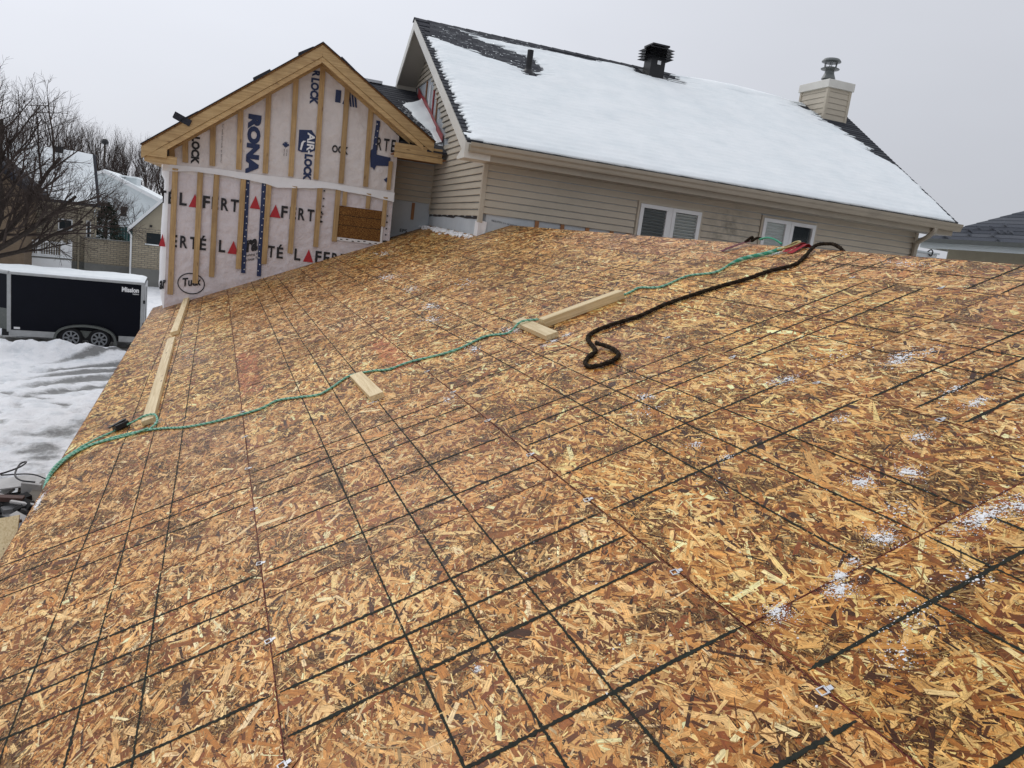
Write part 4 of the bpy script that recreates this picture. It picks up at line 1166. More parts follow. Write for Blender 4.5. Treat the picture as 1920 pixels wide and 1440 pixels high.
# courses of shingles as butt edges
L_ = math.hypot(RY - EY, RZ - EZ)
nrow = int(L_ / .145)
for i in range(nrow):
    t0, t1 = i / nrow, (i + 1) / nrow
    vs = [R3(RX0 - .015, t0, .006), R3(rx1(t0) + .015, t0, .006), R3(rx1(t1) + .015, t1, -.004), R3(RX0 - .015, t1, -.004),
          R3(RX0 - .015, t0, -.02), R3(rx1(t0) + .015, t0, -.02)]
    part('shingle_course', MB().add(vs, [(0, 1, 2, 3), (4, 5, 1, 0)]), M_SH[i % 3], house, parent=roof)
# separate tabs where the snow has gone
tab_me = []
for m_ in M_SH:
    tm = MB().box(-.148, .148, -.0725, .0725, 0, .006).mesh('shingle'); tm.materials.append(m_); tab_me.append(tm)
pitch = math.atan(RS)
def bare(x, s):
    """how bare the roof is at (x, distance up from eave); above 1 no snow"""
    x = np.asarray(x, float); s = np.asarray(s, float)
    down = (L_ - s)
    b = 1.25 - (x - RX0 - .02) / .16                                        # along the near rake
    # band from the top of the rake across to the vent pipe
    c = np.clip((x - RX0) / 2.6, 0, 1)
    mid = .55 + 1.30 * c; wid = .72 - .12 * c
    band = 1.55 - ((down - mid) / wid) ** 2 - np.clip((x - 4.45) / .25, 0, 9) 
    band = np.where(x < 3.4, band + .6 * np.clip((.9 - down) / .5, 0, 1), band)
    b = np.maximum(b, band)
    b = np.maximum(b, 1.35 - np.hypot((x - 4.3) / .45, (down - 2.1) / .28))    # below the pipe
    b = np.maximum(b, 1.75 - np.hypot((x - 7.50) / .72, (down - .30) / .40))    # round the square vent
    b = np.maximum(b, np.where(x < 7.9, 1.75 - down / (.40 + .10 * np.sin(x * 1.7)), 1.3 - down / .09))                                    # ridge cap
    e_ = (11.25 + 1.33 * s / L_) - x
    b = np.maximum(b, np.where(down < 3.6, 1.75 - e_ / (1.5 * np.clip(1.06 - down / 3.5, .06, 1)), -9))   # wedge below the chimney
    b = np.maximum(b, 1.5 - (11.25 + 1.33 * s / L_ - x) / .10)
    b = np.where((x > 8.3) & (x < 10.9), np.minimum(b, .8), b)
    n_ = .42 * fbm(x, s * 2.2, 2.2, 21) + .22 * fbm(x * .6, s * 3, 9, 22)
    row = (s / (L_ / nrow)) % 1.0
    return b + n_ + .38 * (row - .5)
cnt = 0
tabs = Thing  # (name kept local)
for i in range(nrow):
    s = (i + .5) * L_ / nrow
    off = (i % 2) * .15 + (i * .07) % .1
    for x in np.arange(RX0 + .15 + off, 12.0, .305):
        if cnt >= 290: break
        if float(bare(x, s)) > .55 and (x < 5.2):
            t = (s + .004) / L_
            o = inst('shingle', tab_me[random.randint(0, 2)], roof, np.array(R3(x, t, .005 + random.uniform(0, .002))) - house.base, (pitch, 0, 0))
            cnt += 1
# snow caught on the butts and in the keyways of those tabs
sl_ = MB()
for k in range(330):
    i = random.randint(int(nrow * .52), nrow - 1); s = i * L_ / nrow; x = random.uniform(RX0 + .25, 5.0)
    if not .55 < float(bare(x, s + .03)) < 2.6: continue
    ln_ = random.uniform(.06, .24); hh = random.uniform(.008, .020)
    if random.random() < .75:
        vs = [R3(x, (s + .002) / L_, .006), R3(x + ln_, (s + .002) / L_, .006), R3(x + ln_, (s - hh) / L_, .003), R3(x, (s - hh) / L_, .003), R3(x + ln_ * .5, (s - hh * .4) / L_, .016)]
    else:
        vs = [R3(x, s / L_, .008), R3(x + .014, s / L_, .008), R3(x + .014, (s + .10) / L_, .008), R3(x, (s + .10) / L_, .008), R3(x + .007, (s + .05) / L_, .016)]
    sl_.add(vs, [(0, 4, 1), (1, 4, 2), (2, 4, 3), (3, 4, 0)])
part('shingle_snow', sl_, M_SNOW, house, parent=roof, kind='stuff')
# the snow blanket
nx, ns = 340, 210
xs = np.linspace(RX0 - .01, 12.6, nx); ss = np.linspace(.0, L_ + .0, ns)
Xg, Sg = np.meshgrid(xs, ss, indexing='ij')
br = bare(Xg, Sg)
amt = 1.0 - br
edge_ok = Xg < (11.25 + 1.33 * Sg / L_ + .005)
h = .004 + .034 * np.clip(amt / .9, 0, 1) ** .7 + .016 * fbm(Xg, Sg, 1.3, 23) * np.clip(amt, 0, 1)
h = h + .0055 * ((Sg / (L_ / nrow)) % 1.0) + .012 * (1 + fbm(Xg * .6, Sg, .8, 29)) * np.clip(amt, 0, 1) * np.clip(Sg / .5, 0, 1)
br = br + np.where(Sg < .25, (1.2 - Sg / .05) * np.clip(.5 + 1.5 * fbm(Xg, Sg * 0, 1.4, 33), 0, 1), 0); amt = 1.0 - br
h = np.where(Sg < .10, h * np.clip(.55 + Sg / .22, 0, 1), h)
keep = (amt > .02) & edge_ok
vsn = []
t_ar = Sg / L_
LL = math.hypot(1, RS)
px_ = Xg; py_ = EY + t_ar * (RY - EY) - h * RS / LL; pz_ = EZ + t_ar * (RZ - EZ) + h / LL
co = np.stack([px_, py_, pz_], -1).reshape(-1, 3) - house.base
idx = np.arange(nx * ns).reshape(nx, ns)
q = np.stack([idx[:-1, :-1], idx[1:, :-1], idx[1:, 1:], idx[:-1, 1:]], -1).reshape(-1, 4)
kq = (keep[:-1, :-1] & keep[1:, :-1] & keep[1:, 1:] & keep[:-1, 1:]).reshape(-1)
q = q[kq]
# close the rim of the blanket down to the shingles
from collections import Counter
ec = Counter()
for f in q.tolist():
    for a, b in zip(f, f[1:] + f[:1]):
        ec[(a, b)] += 1
co2 = co.copy(); bh = h.reshape(-1) + .004
co2[:, 1] += bh * RS / LL; co2[:, 2] -= bh / LL
rim = [(b, a, a + nx * ns, b + nx * ns) for (a, b) in ec if (b, a) not in ec]
allf = q.tolist() + rim
used = np.unique(np.array([i for f in allf for i in f]))
remap = -np.ones(2 * nx * ns, int); remap[used] = np.arange(len(used))
me = bpy.data.meshes.new('roof_snow')
me.from_pydata(np.concatenate([co, co2])[used].tolist(), [], [[int(remap[i]) for i in f] for f in allf])
me.polygons.foreach_set('use_smooth', [True] * len(me.polygons))
me.materials.append(M_SNOW)
o = bpy.data.objects.new('roof_snow', me); COL.objects.link(o); o.parent = roof
tag(o, kind='stuff')
# snow drifting over the ridge between vent and chimney
vs = []
for i, x in enumerate(np.linspace(8.1, 11.2, 60)):
    w = math.sin(math.pi * i / 59) ** .6
    for k_ in range(9):
        a = math.pi * k_ / 8
        vs.append((x, RY - .42 * math.cos(a) + .02 * float(fbm(x, k_, 2, 2)), RZ - .36 * RS * abs(math.cos(a)) - .02 + .085 * w * math.sin(a) * (1 + .2 * float(fbm(x, 0, 2, 4)))))
part('ridge_snow', MB().add(vs, [(i * 9 + k_, (i + 1) * 9 + k_, (i + 1) * 9 + k_ + 1, i * 9 + k_ + 1) for i in range(59) for k_ in range(8)]), M_SNOW, house, parent=roof, smooth=True, kind='stuff')
# ridge caps
for i, x in enumerate(np.arange(RX0 + .1, 8.2, .26)):
    part('ridge_cap', MB().add([(x - .14, RY - .13, RZ - .13 * RS + .016), (x + .14, RY - .13, RZ - .13 * RS + .010), (x + .14, RY, RZ + .014), (x - .14, RY, RZ + .022), (x - .14, RY + .13, RZ - .13 * RS + .016), (x + .14, RY + .13, RZ - .13 * RS + .010)], [(0, 1, 2, 3), (3, 2, 5, 4)]), M_SH[i % 3], house, parent=roof)
# rake trim, soffit of the overhang, boxed end
def rakeboard(x0, x1, ya, za, yb, zb, dp):
    return MB().add([(x, y, z) for x in (x0, x1) for y, z in ((ya, za), (yb, zb), (yb, zb - dp), (ya, za - dp))], [(0, 1, 2, 3), (7, 6, 5, 4), (0, 4, 5, 1), (1, 5, 6, 2), (2, 6, 7, 3), (3, 7, 4, 0)])
part('rake_trim', rakeboard(RX0 - .022, RX0 - .001, EY, EZ - .012, RY, RZ - .012, .19), M_RAKE, house)
LY, LZ = 15.45, RZ - RS * (15.45 - RY) - .012
part('rake_trim', rakeboard(RX0 - .022, RX0 - .001, RY + .001, RZ - .012, LY, LZ - .0, .19), M_RAKE, house)
part('rake_soffit', MB().add([(x, y, z) for x in (RX0, HX0 - .012) for y, z in ((EY + .02, EZ - .17), (RY, RZ - .18), (LY, LZ - .18))], [(0, 1, 4, 3), (1, 2, 5, 4)]), M_SOFFIT, house)
part('rake_return', MB().box(RX0 - .018, HX0 - .004, LY - .14, LY + .02, LZ - .30, LZ - .10), M_SOFFIT, house)
part('eave_return', MB().prism([(EY - .005, EZ - .03), (EY + .42, EZ - .20), (EY + .42, EZ - .235), (EY - .005, EZ - .235)], 'x', RX0 - .020, RX0 + .35), M_RAKE, house)
# soffit, fascia, gutter, downspout
part('soffit', MB().box(RX0 + .36, 11.20, EY + .03, HYF + .012, EZ - .232, EZ - .215), M_SOFFIT, house)
part('fascia', MB().box(RX0 + .01, 11.18, EY - .002, EY + .029, EZ - .236, EZ - .03), M_TRIM, house)
gp = [(EY - .003, EZ - .045), (EY - .003, EZ - .155), (EY - .085, EZ - .155), (EY - .093, EZ - .135), (EY - .10, EZ - .10), (EY - .118, EZ - .075), (EY - .124, EZ - .03), (EY - .112, EZ - .028), (EY - .108, EZ - .07), (EY - .09, EZ - .10), (EY - .08, EZ - .145), (EY - .012, EZ - .145), (EY - .012, EZ - .045)]
gut = part('gutter', MB().prism(gp, 'x', RX0 + .03, 11.26), M_TRIM, house)
for x in np.arange(RX0 + .4, 11.2, .75):
    part('gutter_hanger', MB().box(x - .012, x + .012, EY - .121, EY - .004, EZ - .034, EZ - .030), M_TRIM, house, parent=gut)
dsp = MB().tube([(10.72, EY - .06, EZ - .14), (10.72, EY - .06, EZ - .20), (10.73, EY + .06, EZ - .30), (10.78, HYF - .12, EZ - .40), (10.80, HYF - .07, EZ - .52), (10.80, HYF - .07, .2)], .042, 8)
part('downspout', dsp, M_TRIM, house)
# roof vents
P0 = np.array(R3(4.215, 0, 0)); tpipe = (11.949 - EY) / (RY - EY)
pv = np.array(R3(4.215, tpipe, 0))
vp_ = part('vent_pipe', MB().lathe((pv[0], pv[1], pv[2] - .12), [(.055, 0), (.055, .50), (.046, .50), (.046, .42)], 18), M_PIPE, house, parent=roof, smooth=False)
part('pipe_boot', MB().lathe((pv[0], pv[1], pv[2] - .05), [(.13, 0), (.10, .05), (.066, .10), (.060, .14)], 18), M_BLACK, house, parent=roof)
vx, vy = 7.40, 13.40
sv = Thing  # unused alias
vb = MB().box(vx - .165, vx + .165, vy - .165, vy + .165, RZ - .45, RZ + .34)
vent = part('roof_vent', vb, M_BLACK, house, parent=roof, bev=.006)
part('vent_flashing', MB().obox((vx, vy - .05, RZ - RS * (RY - vy + .05) + .02), (.27, 0, 0), (0, .27 * math.cos(pitch), .27 * math.sin(pitch)), (0, -.004 * RS, .004)), M_BLACK, house, parent=roof)
vent_louvre = []
for k_ in range(4):
    zb_ = RZ + .115 + k_ * .058
    ro, ri = .285, .165
    m_ = MB()
    vs = [(vx + sx * ro, vy + sy * ro, zb_) for sx, sy in ((-1, -1), (1, -1), (1, 1), (-1, 1))] + [(vx + sx * ri, vy + sy * ri, zb_ + .052) for sx, sy in ((-1, -1), (1, -1), (1, 1), (-1, 1))] + [(vx + sx * ri, vy + sy * ri, zb_ + .022) for sx, sy in ((-1, -1), (1, -1), (1, 1), (-1, 1))]
    m_.add(vs, [(0, 1, 5, 4), (1, 2, 6, 5), (2, 3, 7, 6), (3, 0, 4, 7), (4, 5, 6, 7), (1, 0, 8, 9), (2, 1, 9, 10), (3, 2, 10, 11), (0, 3, 11, 8)])
    part('vent_louvre', m_, M_BLACK, house, parent=roof)
part('vent_cap', MB().box(vx - .20, vx + .20, vy - .20, vy + .20, RZ + .352, RZ + .39), M_BLACK, house, parent=roof, bev=.006)
part('vent_label', MB().box(vx - .02, vx + .06, vy - .168, vy - .166, RZ + .0, RZ + .075), M_PWHITE, house, parent=roof)
# chimney
cx0, cx1, cy0, cy1 = 11.47, 12.06, 12.96, 13.85
ch_top = 5.56
chim = part('chimney', MB().box(cx0, cx1, cy0, cy1, 4.3, ch_top), M_FOAM, house)
zc = 4.66; kk = 0
while zc < ch_top - .05:
    m_ = MB()
    zt_ = min(zc + .115, ch_top)
    m_.add([(cx0 + .03, cy0 - .002, zc), (cx1 - .03, cy0 - .002, zc), (cx1 - .03, cy0 - .018, zc + .004), (cx0 + .03, cy0 - .018, zc + .004), (cx0 + .03, cy0 - .005, zt_), (cx1 - .03, cy0 - .005, zt_)], [(0, 1, 2, 3), (3, 2, 5, 4)])
    part('siding_board', m_, M_SIDING, house, parent=chim)
    m_ = MB()
    m_.add([(cx0 - .002, cy1 - .03, zc), (cx0 - .002, cy0 + .03, zc), (cx0 - .018, cy0 + .03, zc + .004), (cx0 - .018, cy1 - .03, zc + .004), (cx0 - .005, cy1 - .03, zt_), (cx0 - .005, cy0 + .03, zt_)], [(0, 1, 2, 3), (3, 2, 5, 4)])
    part('siding_board', m_, M_SIDING, house, parent=chim)
    zc += .118; kk += 1
for x, y in ((cx0, cy0), (cx1, cy0), (cx0, cy1)):
    part('corner_post', MB().box(x - .03, x + .03, y - .03, y + .03, 4.4, ch_top - .001), M_SIDING, house, parent=chim)
part('chimney_cap', MB().box(cx0 - .06, cx1 + .06, cy0 - .06, cy1 + .06, ch_top, ch_top + .17), M_RAKE, house, parent=chim, bev=.006)
fx, fy = (cx0 + cx1) / 2, (cy0 + cy1) / 2
part('flue', MB().lathe((fx, fy, ch_top + .17), [(.135, 0), (.125, .11), (.155, .115), (.15, .13), (.105, .24), (.10, .30)], 22), M_GALV, house, parent=chim, smooth=False)
part('flue_cap', MB().lathe((fx, fy, ch_top + .17), [(.10, .30), (.13, .31), (.20, .325), (.205, .335), (.15, .36), (.12, .37)], 22).lathe((fx, fy, ch_top + .17), [(.14, .46), (.15, .47), (.21, .485), (.205, .505), (.17, .545), (.05, .565)], 22), M_GALV, house, parent=chim, smooth=False)
for a in range(6):
    w = a * math.pi / 3
    part('cap_stay', MB().tube([(fx + .13 * math.cos(w), fy + .13 * math.sin(w), ch_top + .53), (fx + .14 * math.cos(w), fy + .14 * math.sin(w), ch_top + .64)], .010, 5), M_GALV, house, parent=chim)

# ---- the wing between house and extension: its roof runs up behind the new gable
wx0, wx1 = 1.2, HX0 + .01
wn_ = part('wing_wall', MB().box(1.4, HX0 + .012, 12.62, 16, GZ, 2.7), M_FOAM, house)
z = 1.88 - CH * 0; k = 0
while z < 2.56:
    part('siding_board', MB().prism([(12.618 + d_, h_) for d_, h_ in lap_profile(z)], 'x', 1.95, HX0 - .03), M_SIDING, house, parent=wn_)
    z += CH
part('orange_strap', MB().box(2.48, 2.535, 12.600, 12.617, 1.55, 1.86), M_OLDWOOD, house, parent=wn_)
letter_o = text_mesh('EPS', 2.30, 2.44, 1.30, 1.36, 12.616, .02, False, 0, house)
part('lettering', letter_o, [M_PBLACK], house, parent=wn_)
wy0, wy1 = 11.93, 15.45
wr = part('wing_roof', MB().prism([(wy0, wingz(wy0)), (wy1, wingz(wy1)), (wy1, wingz(wy1) - .10), (wy0, wingz(wy0) - .06)], 'x', 2.035, HX0 - .012), M_SH[0], house)
part('wing_roof', MB().prism([(12.5, wingz(12.5) - .001), (wy1, wingz(wy1) - .001), (wy1, wingz(wy1) - .10), (12.5, wingz(12.5) - .06)], 'x', 1.62, 2.034), M_SH[0], house)
part('wing_back_roof', MB().prism([(wy1 + .002, wingz(wy1)), (19, wingz(wy1) - 1.2), (19, wingz(wy1) - 1.3), (wy1 + .002, wingz(wy1) - .1)], 'x', 1.62, HX0 - .012), M_SH[0], house)
nr = 24
for i in range(nr):
    ya, yb = wy0 - .02 + (wy1 - wy0) * i / nr, wy0 - .02 + (wy1 - wy0) * (i + 1) / nr
    xa_ = 2.04 if ya < 12.6 else 1.63
    part('shingle_course', MB().add([(xa_, ya, wingz(ya) + .010), (HX0 - .013, ya, wingz(ya) + .010), (HX0 - .013, yb, wingz(yb) + .003), (xa_, yb, wingz(yb) + .003), (xa_, ya, wingz(ya) - .01), (HX0 - .013, ya, wingz(ya) - .01)], [(0, 1, 2, 3), (4, 5, 1, 0)]), M_SH[i % 2], house, parent=wr)
part('ridge_flashing', MB().box(1.63, 2.10, wy1 - .10, wy1 + .06, wingz(wy1) - .01, wingz(wy1) + .045), M_FLASHM, house, parent=wr)
part('red_flashing', MB().add([(HX0 - .020, y, wingz(y) + d_) for y in np.linspace(12.06, 14.99, 22) for d_ in (.0, .19 + .04 * float(fbm(y, 0, 2.2, 3)))], [(2 * i, 2 * i + 2, 2 * i + 3, 2 * i + 1) for i in range(21)]), M_FLASH, house, parent=wr)
part('step_flashing', MB().add([(x, y, wingz(y) + zz) for y in np.linspace(11.95, 14.0, 14) for x, zz in ((HX0 - .10, .016), (HX0 - .022, .020), (HX0 - .022, .055))], [(3 * i + a, 3 * i + 3 + a, 3 * i + 4 + a, 3 * i + 1 + a) for i in range(13) for a in range(2)]), M_FLASHM, house, parent=wr)
for y, w_, m_ in ((13.35, .07, M_FLASH), (13.75, .12, M_BAND), (14.15, .07, M_OLDWOOD), (12.95, .06, M_OLDWOOD)):
    part('bare_strapping', MB().box(HX0 - .012, HX0 + .011, y - w_ / 2, y + w_ / 2, wingz(y) + .06, wingz(y) + .62 - .1 * (y - 13.3)), m_, house)
# drift of snow lying against the flashing
vs = []; na, nb_ = 44, 14
for i in range(na + 1):
    y = 12.05 + (14.5 - 12.05) * i / na
    wd_ = (.10 if y < 12.7 else .10 + .26 * min(1, (y - 12.7) / .9)) * (1 if y < 14.2 else max(.05, (14.5 - y) / .3)) * (1 + .25 * float(fbm(y, 0, 2.4, 12)))
    for k_ in range(nb_ + 1):
        t = k_ / nb_
        x = HX0 - .026 - wd_ * t
        vs.append((x, y, wingz(y) + .012 + (.10 if y > 12.7 else .05) * (1 - t) ** .6 * (1 + .25 * float(fbm(x * 2, y, 3, 14)))))
part('snow_drift', MB().add(vs, [(i * (nb_ + 1) + k_, (i + 1) * (nb_ + 1) + k_, (i + 1) * (nb_ + 1) + k_ + 1, i * (nb_ + 1) + k_ + 1) for i in range(na) for k_ in range(nb_)]), M_SNOW, house, parent=wr, smooth=True, kind='stuff')
cr = MB()
for k in range(360):
    y = random.uniform(11.98, 14.4); x = HX0 - .05 - abs(random.gauss(0, .28))
    if x < 1.75: continue
    P = IV * (1 + rng.normal(0, .25, (12, 1))) * random.uniform(.006, .020) * np.array((1.5, 1, .4))
    cr.add(P + np.array((x, y, wingz(y) + .012)), IF)
part('snow_flecks', cr, M_SNOW, house, parent=wr, kind='stuff')
# raw eave boards of the wing
part('wing_fascia', MB().box(1.90, 2.72, 11.52, 11.56, 2.63, 2.775), M_BARGE, house, bev=.002)
part('wing_fascia', MB().box(1.90, 2.735, 11.50, 11.545, 2.535, 2.622), M_BARGE, house, bev=.002)
part('wing_soffit', MB().box(1.90, HX0 - .02, 11.57, 12.60, 2.60, 2.615), M_OLDWOOD, house)
part('eave_sheathing', MB().prism([(11.50, wingz(11.50) + .055), (wy0, wingz(wy0) + .012), (wy0, wingz(wy0) - .02), (11.50, wingz(11.50) + .03)], 'x', 2.45, HX0 - .03), M_SH[1], house)

# ================================================================== enclosed trailer
TYAW = R(2)
tr = Thing('cargo_trailer', 'black enclosed cargo trailer with tandem wheels and snow on its roof', 'trailer', 'W', (-3.286, 23.5, GZ), rotz=TYAW)
TB = np.array((-3.286, 23.5, GZ))
class _L:               # local frame of the trailer: s along, depth away from the camera, z above the yard
    base = np.zeros(3); o = tr.o
tl = _L()
zb, zt = .42, 2.02
s0, s1, dp = -2.30, 1.13, 1.95
part('body', MB().box(s0, s1, .0, dp, zb, zt), M_TRBODY, tl)
nose = [(s0, 0.0), (s0 - 1.15, dp / 2 - .1), (s0 - 1.15, dp / 2 + .1), (s0, dp)]
part('nose', MB().prism(nose, 'z', zb, zt), M_TRBODY, tl)
part('stone_guard', MB().add([(s0 - .02, -.012 + .02, zb), (s0 - 1.15, dp / 2 - .112, zb), (s0 - 1.15, dp / 2 - .112, zb + .60), (s0 - .02, -.012 + .02, zb + .60)], [(0, 1, 2, 3)]), M_GUARD, tl)
part('corner_trim', MB().box(s0 - .05, s0 + .05, -.022, .03, zb - .06, zt + .02), M_TRTRIM, tl, bev=.008)
part('corner_trim', MB().box(s1 - .06, s1 + .03, -.022, .05, zb - .06, zt + .02), M_TRTRIM, tl, bev=.008)
part('roof_rail', MB().box(s0, s1 + .03, -.026, .04, zt - .01, zt + .065), M_TRTRIM, tl, bev=.012)
part('roof_rail', MB().tube([(s0, -.01, zt + .03), (s0 - 1.17, dp / 2 - .12, zt + .03)], .055, 8), M_TRTRIM, tl)
part('roof_panel', MB().prism([(s0 - 1.15, dp / 2 - .1), (s0, 0), (s1, 0), (s1, dp), (s0, dp), (s0 - 1.15, dp / 2 + .1)], 'z', zt + .001, zt + .05), M_TRTRIM, tl)
part('skirt_rail', MB().box(s0, -1.14, -.02, .04, zb - .17, zb - .001).box(.50, s1, -.02, .04, zb - .17, zb - .001), M_TRTRIM, tl)
part('rear_door', MB().box(s1 + .001, s1 + .045, .06, dp - .06, zb, zt - .05), M_TRTRIM, tl)
part('lock_rod', MB().tube([(s1 + .07, .35, zb), (s1 + .07, .35, zt - .08)], .016, 6), M_TRTRIM, tl)
for zz in (.75, 1.45):
    part('hinge', MB().box(s1 + .0, s1 + .06, -.03, .02, zz, zz + .10), M_BLACK, tl)
part('chassis', MB().box(s0 - .2, s1, .15, dp - .15, .22, .41), M_BLACK, tl)
part('drawbar', MB().tube([(s0 - 1.1, dp / 2, .34), (s0 - 2.2, dp / 2, .36)], .06, 6), M_BLACK, tl)
part('marker_light', MB().box(s0 + .12, s0 + .27, -.012, .001, zb + .03, zb + .09), M_PWHITE, tl)
# twin fender
fp = []
for k in range(25):
    w = math.pi * k / 24
    fp.append((-.365 - .80 * math.cos(w), .02 + .66 * math.sin(w) ** .55))
def arch(rad_s, rad_z, z0):
    return [(-.365 - rad_s * math.cos(math.pi * k / 24), z0 + rad_z * math.sin(math.pi * k / 24) ** .55) for k in range(25)]
A1, A2 = arch(.82, .60, .10), arch(.76, .545, .10)
fm = MB(); vs = []
for (a, b) in zip(A1, A2):
    for y in (-.16, .10):
        vs.append((a[0], y, a[1])); vs.append((b[0], y, b[1]))
fs = []
for i in range(24):
    q = i * 4
    fs += [(q, q + 4, q + 6, q + 2), (q + 1, q + 3, q + 7, q + 5), (q, q + 1, q + 5, q + 4), (q + 2, q + 6, q + 7, q + 3)]
fm.add(vs, fs)
part('fender', fm, M_GUARD, tl)
part('fender_web', MB().prism([(-.60, .52), (-.13, .52), (-.365, .30)], 'y', -.05, -.03), M_GUARD, tl)
part('wheel_well', MB().box(-1.12, .40, .02, .30, .22, .62), M_BLACK, tl)
for hx_ in (-.735, .0):
    c = np.array((hx_, -.05, .30))
    def ringY(mb, prof, n=28):
        vs = []
        for r_, y_ in prof:
            for k in range(n):
                w = 2 * math.pi * k / n
                vs.append((c[0] + r_ * math.cos(w), c[1] + y_, c[2] + r_ * math.sin(w)))
        fs = [(i * n + k, (i + 1) * n + k, (i + 1) * n + (k + 1) % n, i * n + (k + 1) % n) for i in range(len(prof) - 1) for k in range(n)]
        return mb.add(vs, fs + [tuple(range(n)), tuple((len(prof) - 1) * n + k for k in range(n - 1, -1, -1))])
    wh = part('wheel', ringY(MB(), [(.18, -.06), (.20, -.09), (.27, -.095), (.30, -.07), (.305, 0), (.305, .08), (.27, .11), (.18, .10)]), M_TIRE, tl, smooth=False)
    rim = MB(); n = 28; vs = []
    for r_, y_ in ((.215, -.098), (.190, -.098), (.180, -.07)):
        for k in range(n):
            w = 2 * math.pi * k / n; vs.append((c[0] + r_ * math.cos(w), c[1] + y_, c[2] + r_ * math.sin(w)))
    rim.add(vs, [(i * n + k, (i + 1) * n + k, (i + 1) * n + (k + 1) % n, i * n + (k + 1) % n) for i in range(2) for k in range(n)])
    part('rim', rim, M_ALU, tl, parent=wh)
    for k in range(8):
        w = 2 * math.pi * k / 8
        d_ = np.array((math.cos(w), 0, math.sin(w))); e_ = np.array((-math.sin(w), 0, math.cos(w)))
        part('spoke', MB().obox(c + d_ * .135 + np.array((0, -.082, 0)), d_ * .055, e_ * .022, (0, .01, 0)), M_ALU, tl, parent=wh)
    part('hub', ringY(MB(), [(.085, -.105), (.085, -.07)], 16), M_ALU, tl, parent=wh)
    part('hub_cap', ringY(MB(), [(.04, -.125), (.045, -.10)], 12), M_BLACK, tl, parent=wh)
def tl_text(txt, a, b, z0, z1, bold):
    me = text_mesh(txt, a, b, z0, z1, -.004, bold, False, 0, tl)
    part('lettering', me, [M_PWHITE], tl)
tl_text('Mission', .55, 1.01, 1.76, 1.91, .05)
tl_text('trailers', .84, 1.01, 1.70, 1.745, .02)
vs = []; na, nb2 = 60, 24
for i in range(na + 1):
    s_ = s0 - 1.0 + (s1 - s0 + 1.02) * i / na
    w0 = 0.02 if s_ > s0 else min(.9, (s0 - s_) * .75)
    for k in range(nb2 + 1):
        t = k / nb2
        y = w0 + (dp - 2 * w0) * t
        e = min(1, min(t, 1 - t) * 12, (s1 - s_ + .02) * 8)
        vs.append((s_, y, zt + .055 + (.07 + .03 * float(fbm(s_, y, 1.8, 41))) * max(0, e) ** .6))
part('roof_snow', MB().add(vs, [(i * (nb2 + 1) + k, (i + 1) * (nb2 + 1) + k, (i + 1) * (nb2 + 1) + k + 1, i * (nb2 + 1) + k + 1) for i in range(na) for k in range(nb2)]), M_SNOW, tl, smooth=True, kind='stuff')

# ================================================================== houses across the yard
def gable_house(name, label, x, y, yaw_, w, d, eave, ridge_h, wall_m, roof_m, over=.25, snow=None):
    """front wall along local x from -w to 0 at local y=0, ridge along x; right gable end at local x=0"""
    th = Thing(name, label, 'house', 'W', (x, y, GZ), rotz=yaw_)
    l = _L(); l.o = th.o
    wl_ = part('wall', MB().box(-w, 0, 0, d, 0, eave), wall_m, l)
    g = MB()
    for xx in (-w + .001, -.001):
        g.add([(xx, .0, eave), (xx, d, eave), (xx, d / 2, ridge_h)], [(0, 1, 2)])
    part('gable', g, wall_m, l)
    rs_ = (ridge_h - eave) / (d / 2)
    rf = MB()
    for sgn in (0, 1):
        ye, yr = (-over, d / 2) if sgn == 0 else (d + over, d / 2)
        ze = eave - over * rs_
        vs = [(-w - over, ye, ze), (over, ye, ze), (over, yr, ridge_h + .02), (-w - over, yr, ridge_h + .02)]
        vs += [(a, b, c + .12) for a, b, c in vs]
        rf.add(vs, [(0, 1, 2, 3), (4, 5, 6, 7), (0, 1, 5, 4), (1, 2, 6, 5), (2, 3, 7, 6), (3, 0, 4, 7)])
    ro = part('roof', rf, roof_m, l)
    return th, l, ro, rs_

# --- buff brick house with balcony
hA, lA, roA, rsA = gable_house('brick_house', 'two storey buff brick house with snowy roof and white balcony behind the bare tree', -6.15, 44, R(12), 9.0, 6.0, GZ * -1 + .55, GZ * -1 + 3.0, M_BRICK, M_SH[0])
e_ = -GZ
ns_, nx_ = 46, 120
vs = []; keep_ = []
for i in range(nx_ + 1):
    x = -9.1 + 9.2 * i / nx_
    for k in range(ns_ + 1):
        t = k / ns_
        y = -.2 + 3.2 * t
        z = e_ + .55 + .12 + y * rsA + .05
        bare_ = (1 - min(1, (-x + .25) / .12)) + .30 * max(0, 1 - (1 - t) * 3.0) * (1 if x > -1.9 else .2) + .25 * float(fbm(x, t * 5, 2, 55)) + .25 * ((t * 22) % 1.0) * (x > -2.2)
        keep_.append(bare_ < .52)
        vs.append((x, y, z + .03 * float(fbm(x, y, 2, 56))))
fs = []
for i in range(nx_):
    for k in range(ns_):
        a = i * (ns_ + 1) + k; q = (a, a + ns_ + 1, a + ns_ + 2, a + 1)
        if all(keep_[j] for j in q): fs.append(q)
part('roof_snow', MB().add(vs, fs), M_SNOW, lA, parent=roA, smooth=True, kind='stuff')
part('roof_vent', MB().box(-1.75, -1.30, 2.75, 3.15, e_ + 2.9, e_ + 3.28), M_BLACK, lA, parent=roA)
part('gutter', MB().box(-9.2, .25, -.36, -.24, e_ + .28, e_ + .40), M_STUCCO, lA)
part('rake_trim', MB().add([(.255, -.3, e_ + .26), (.255, 3.0, e_ + 3.0), (.255, 3.0, e_ + 2.78), (.255, -.3, e_ + .06)], [(0, 1, 2, 3)]), M_STUCCO, lA)
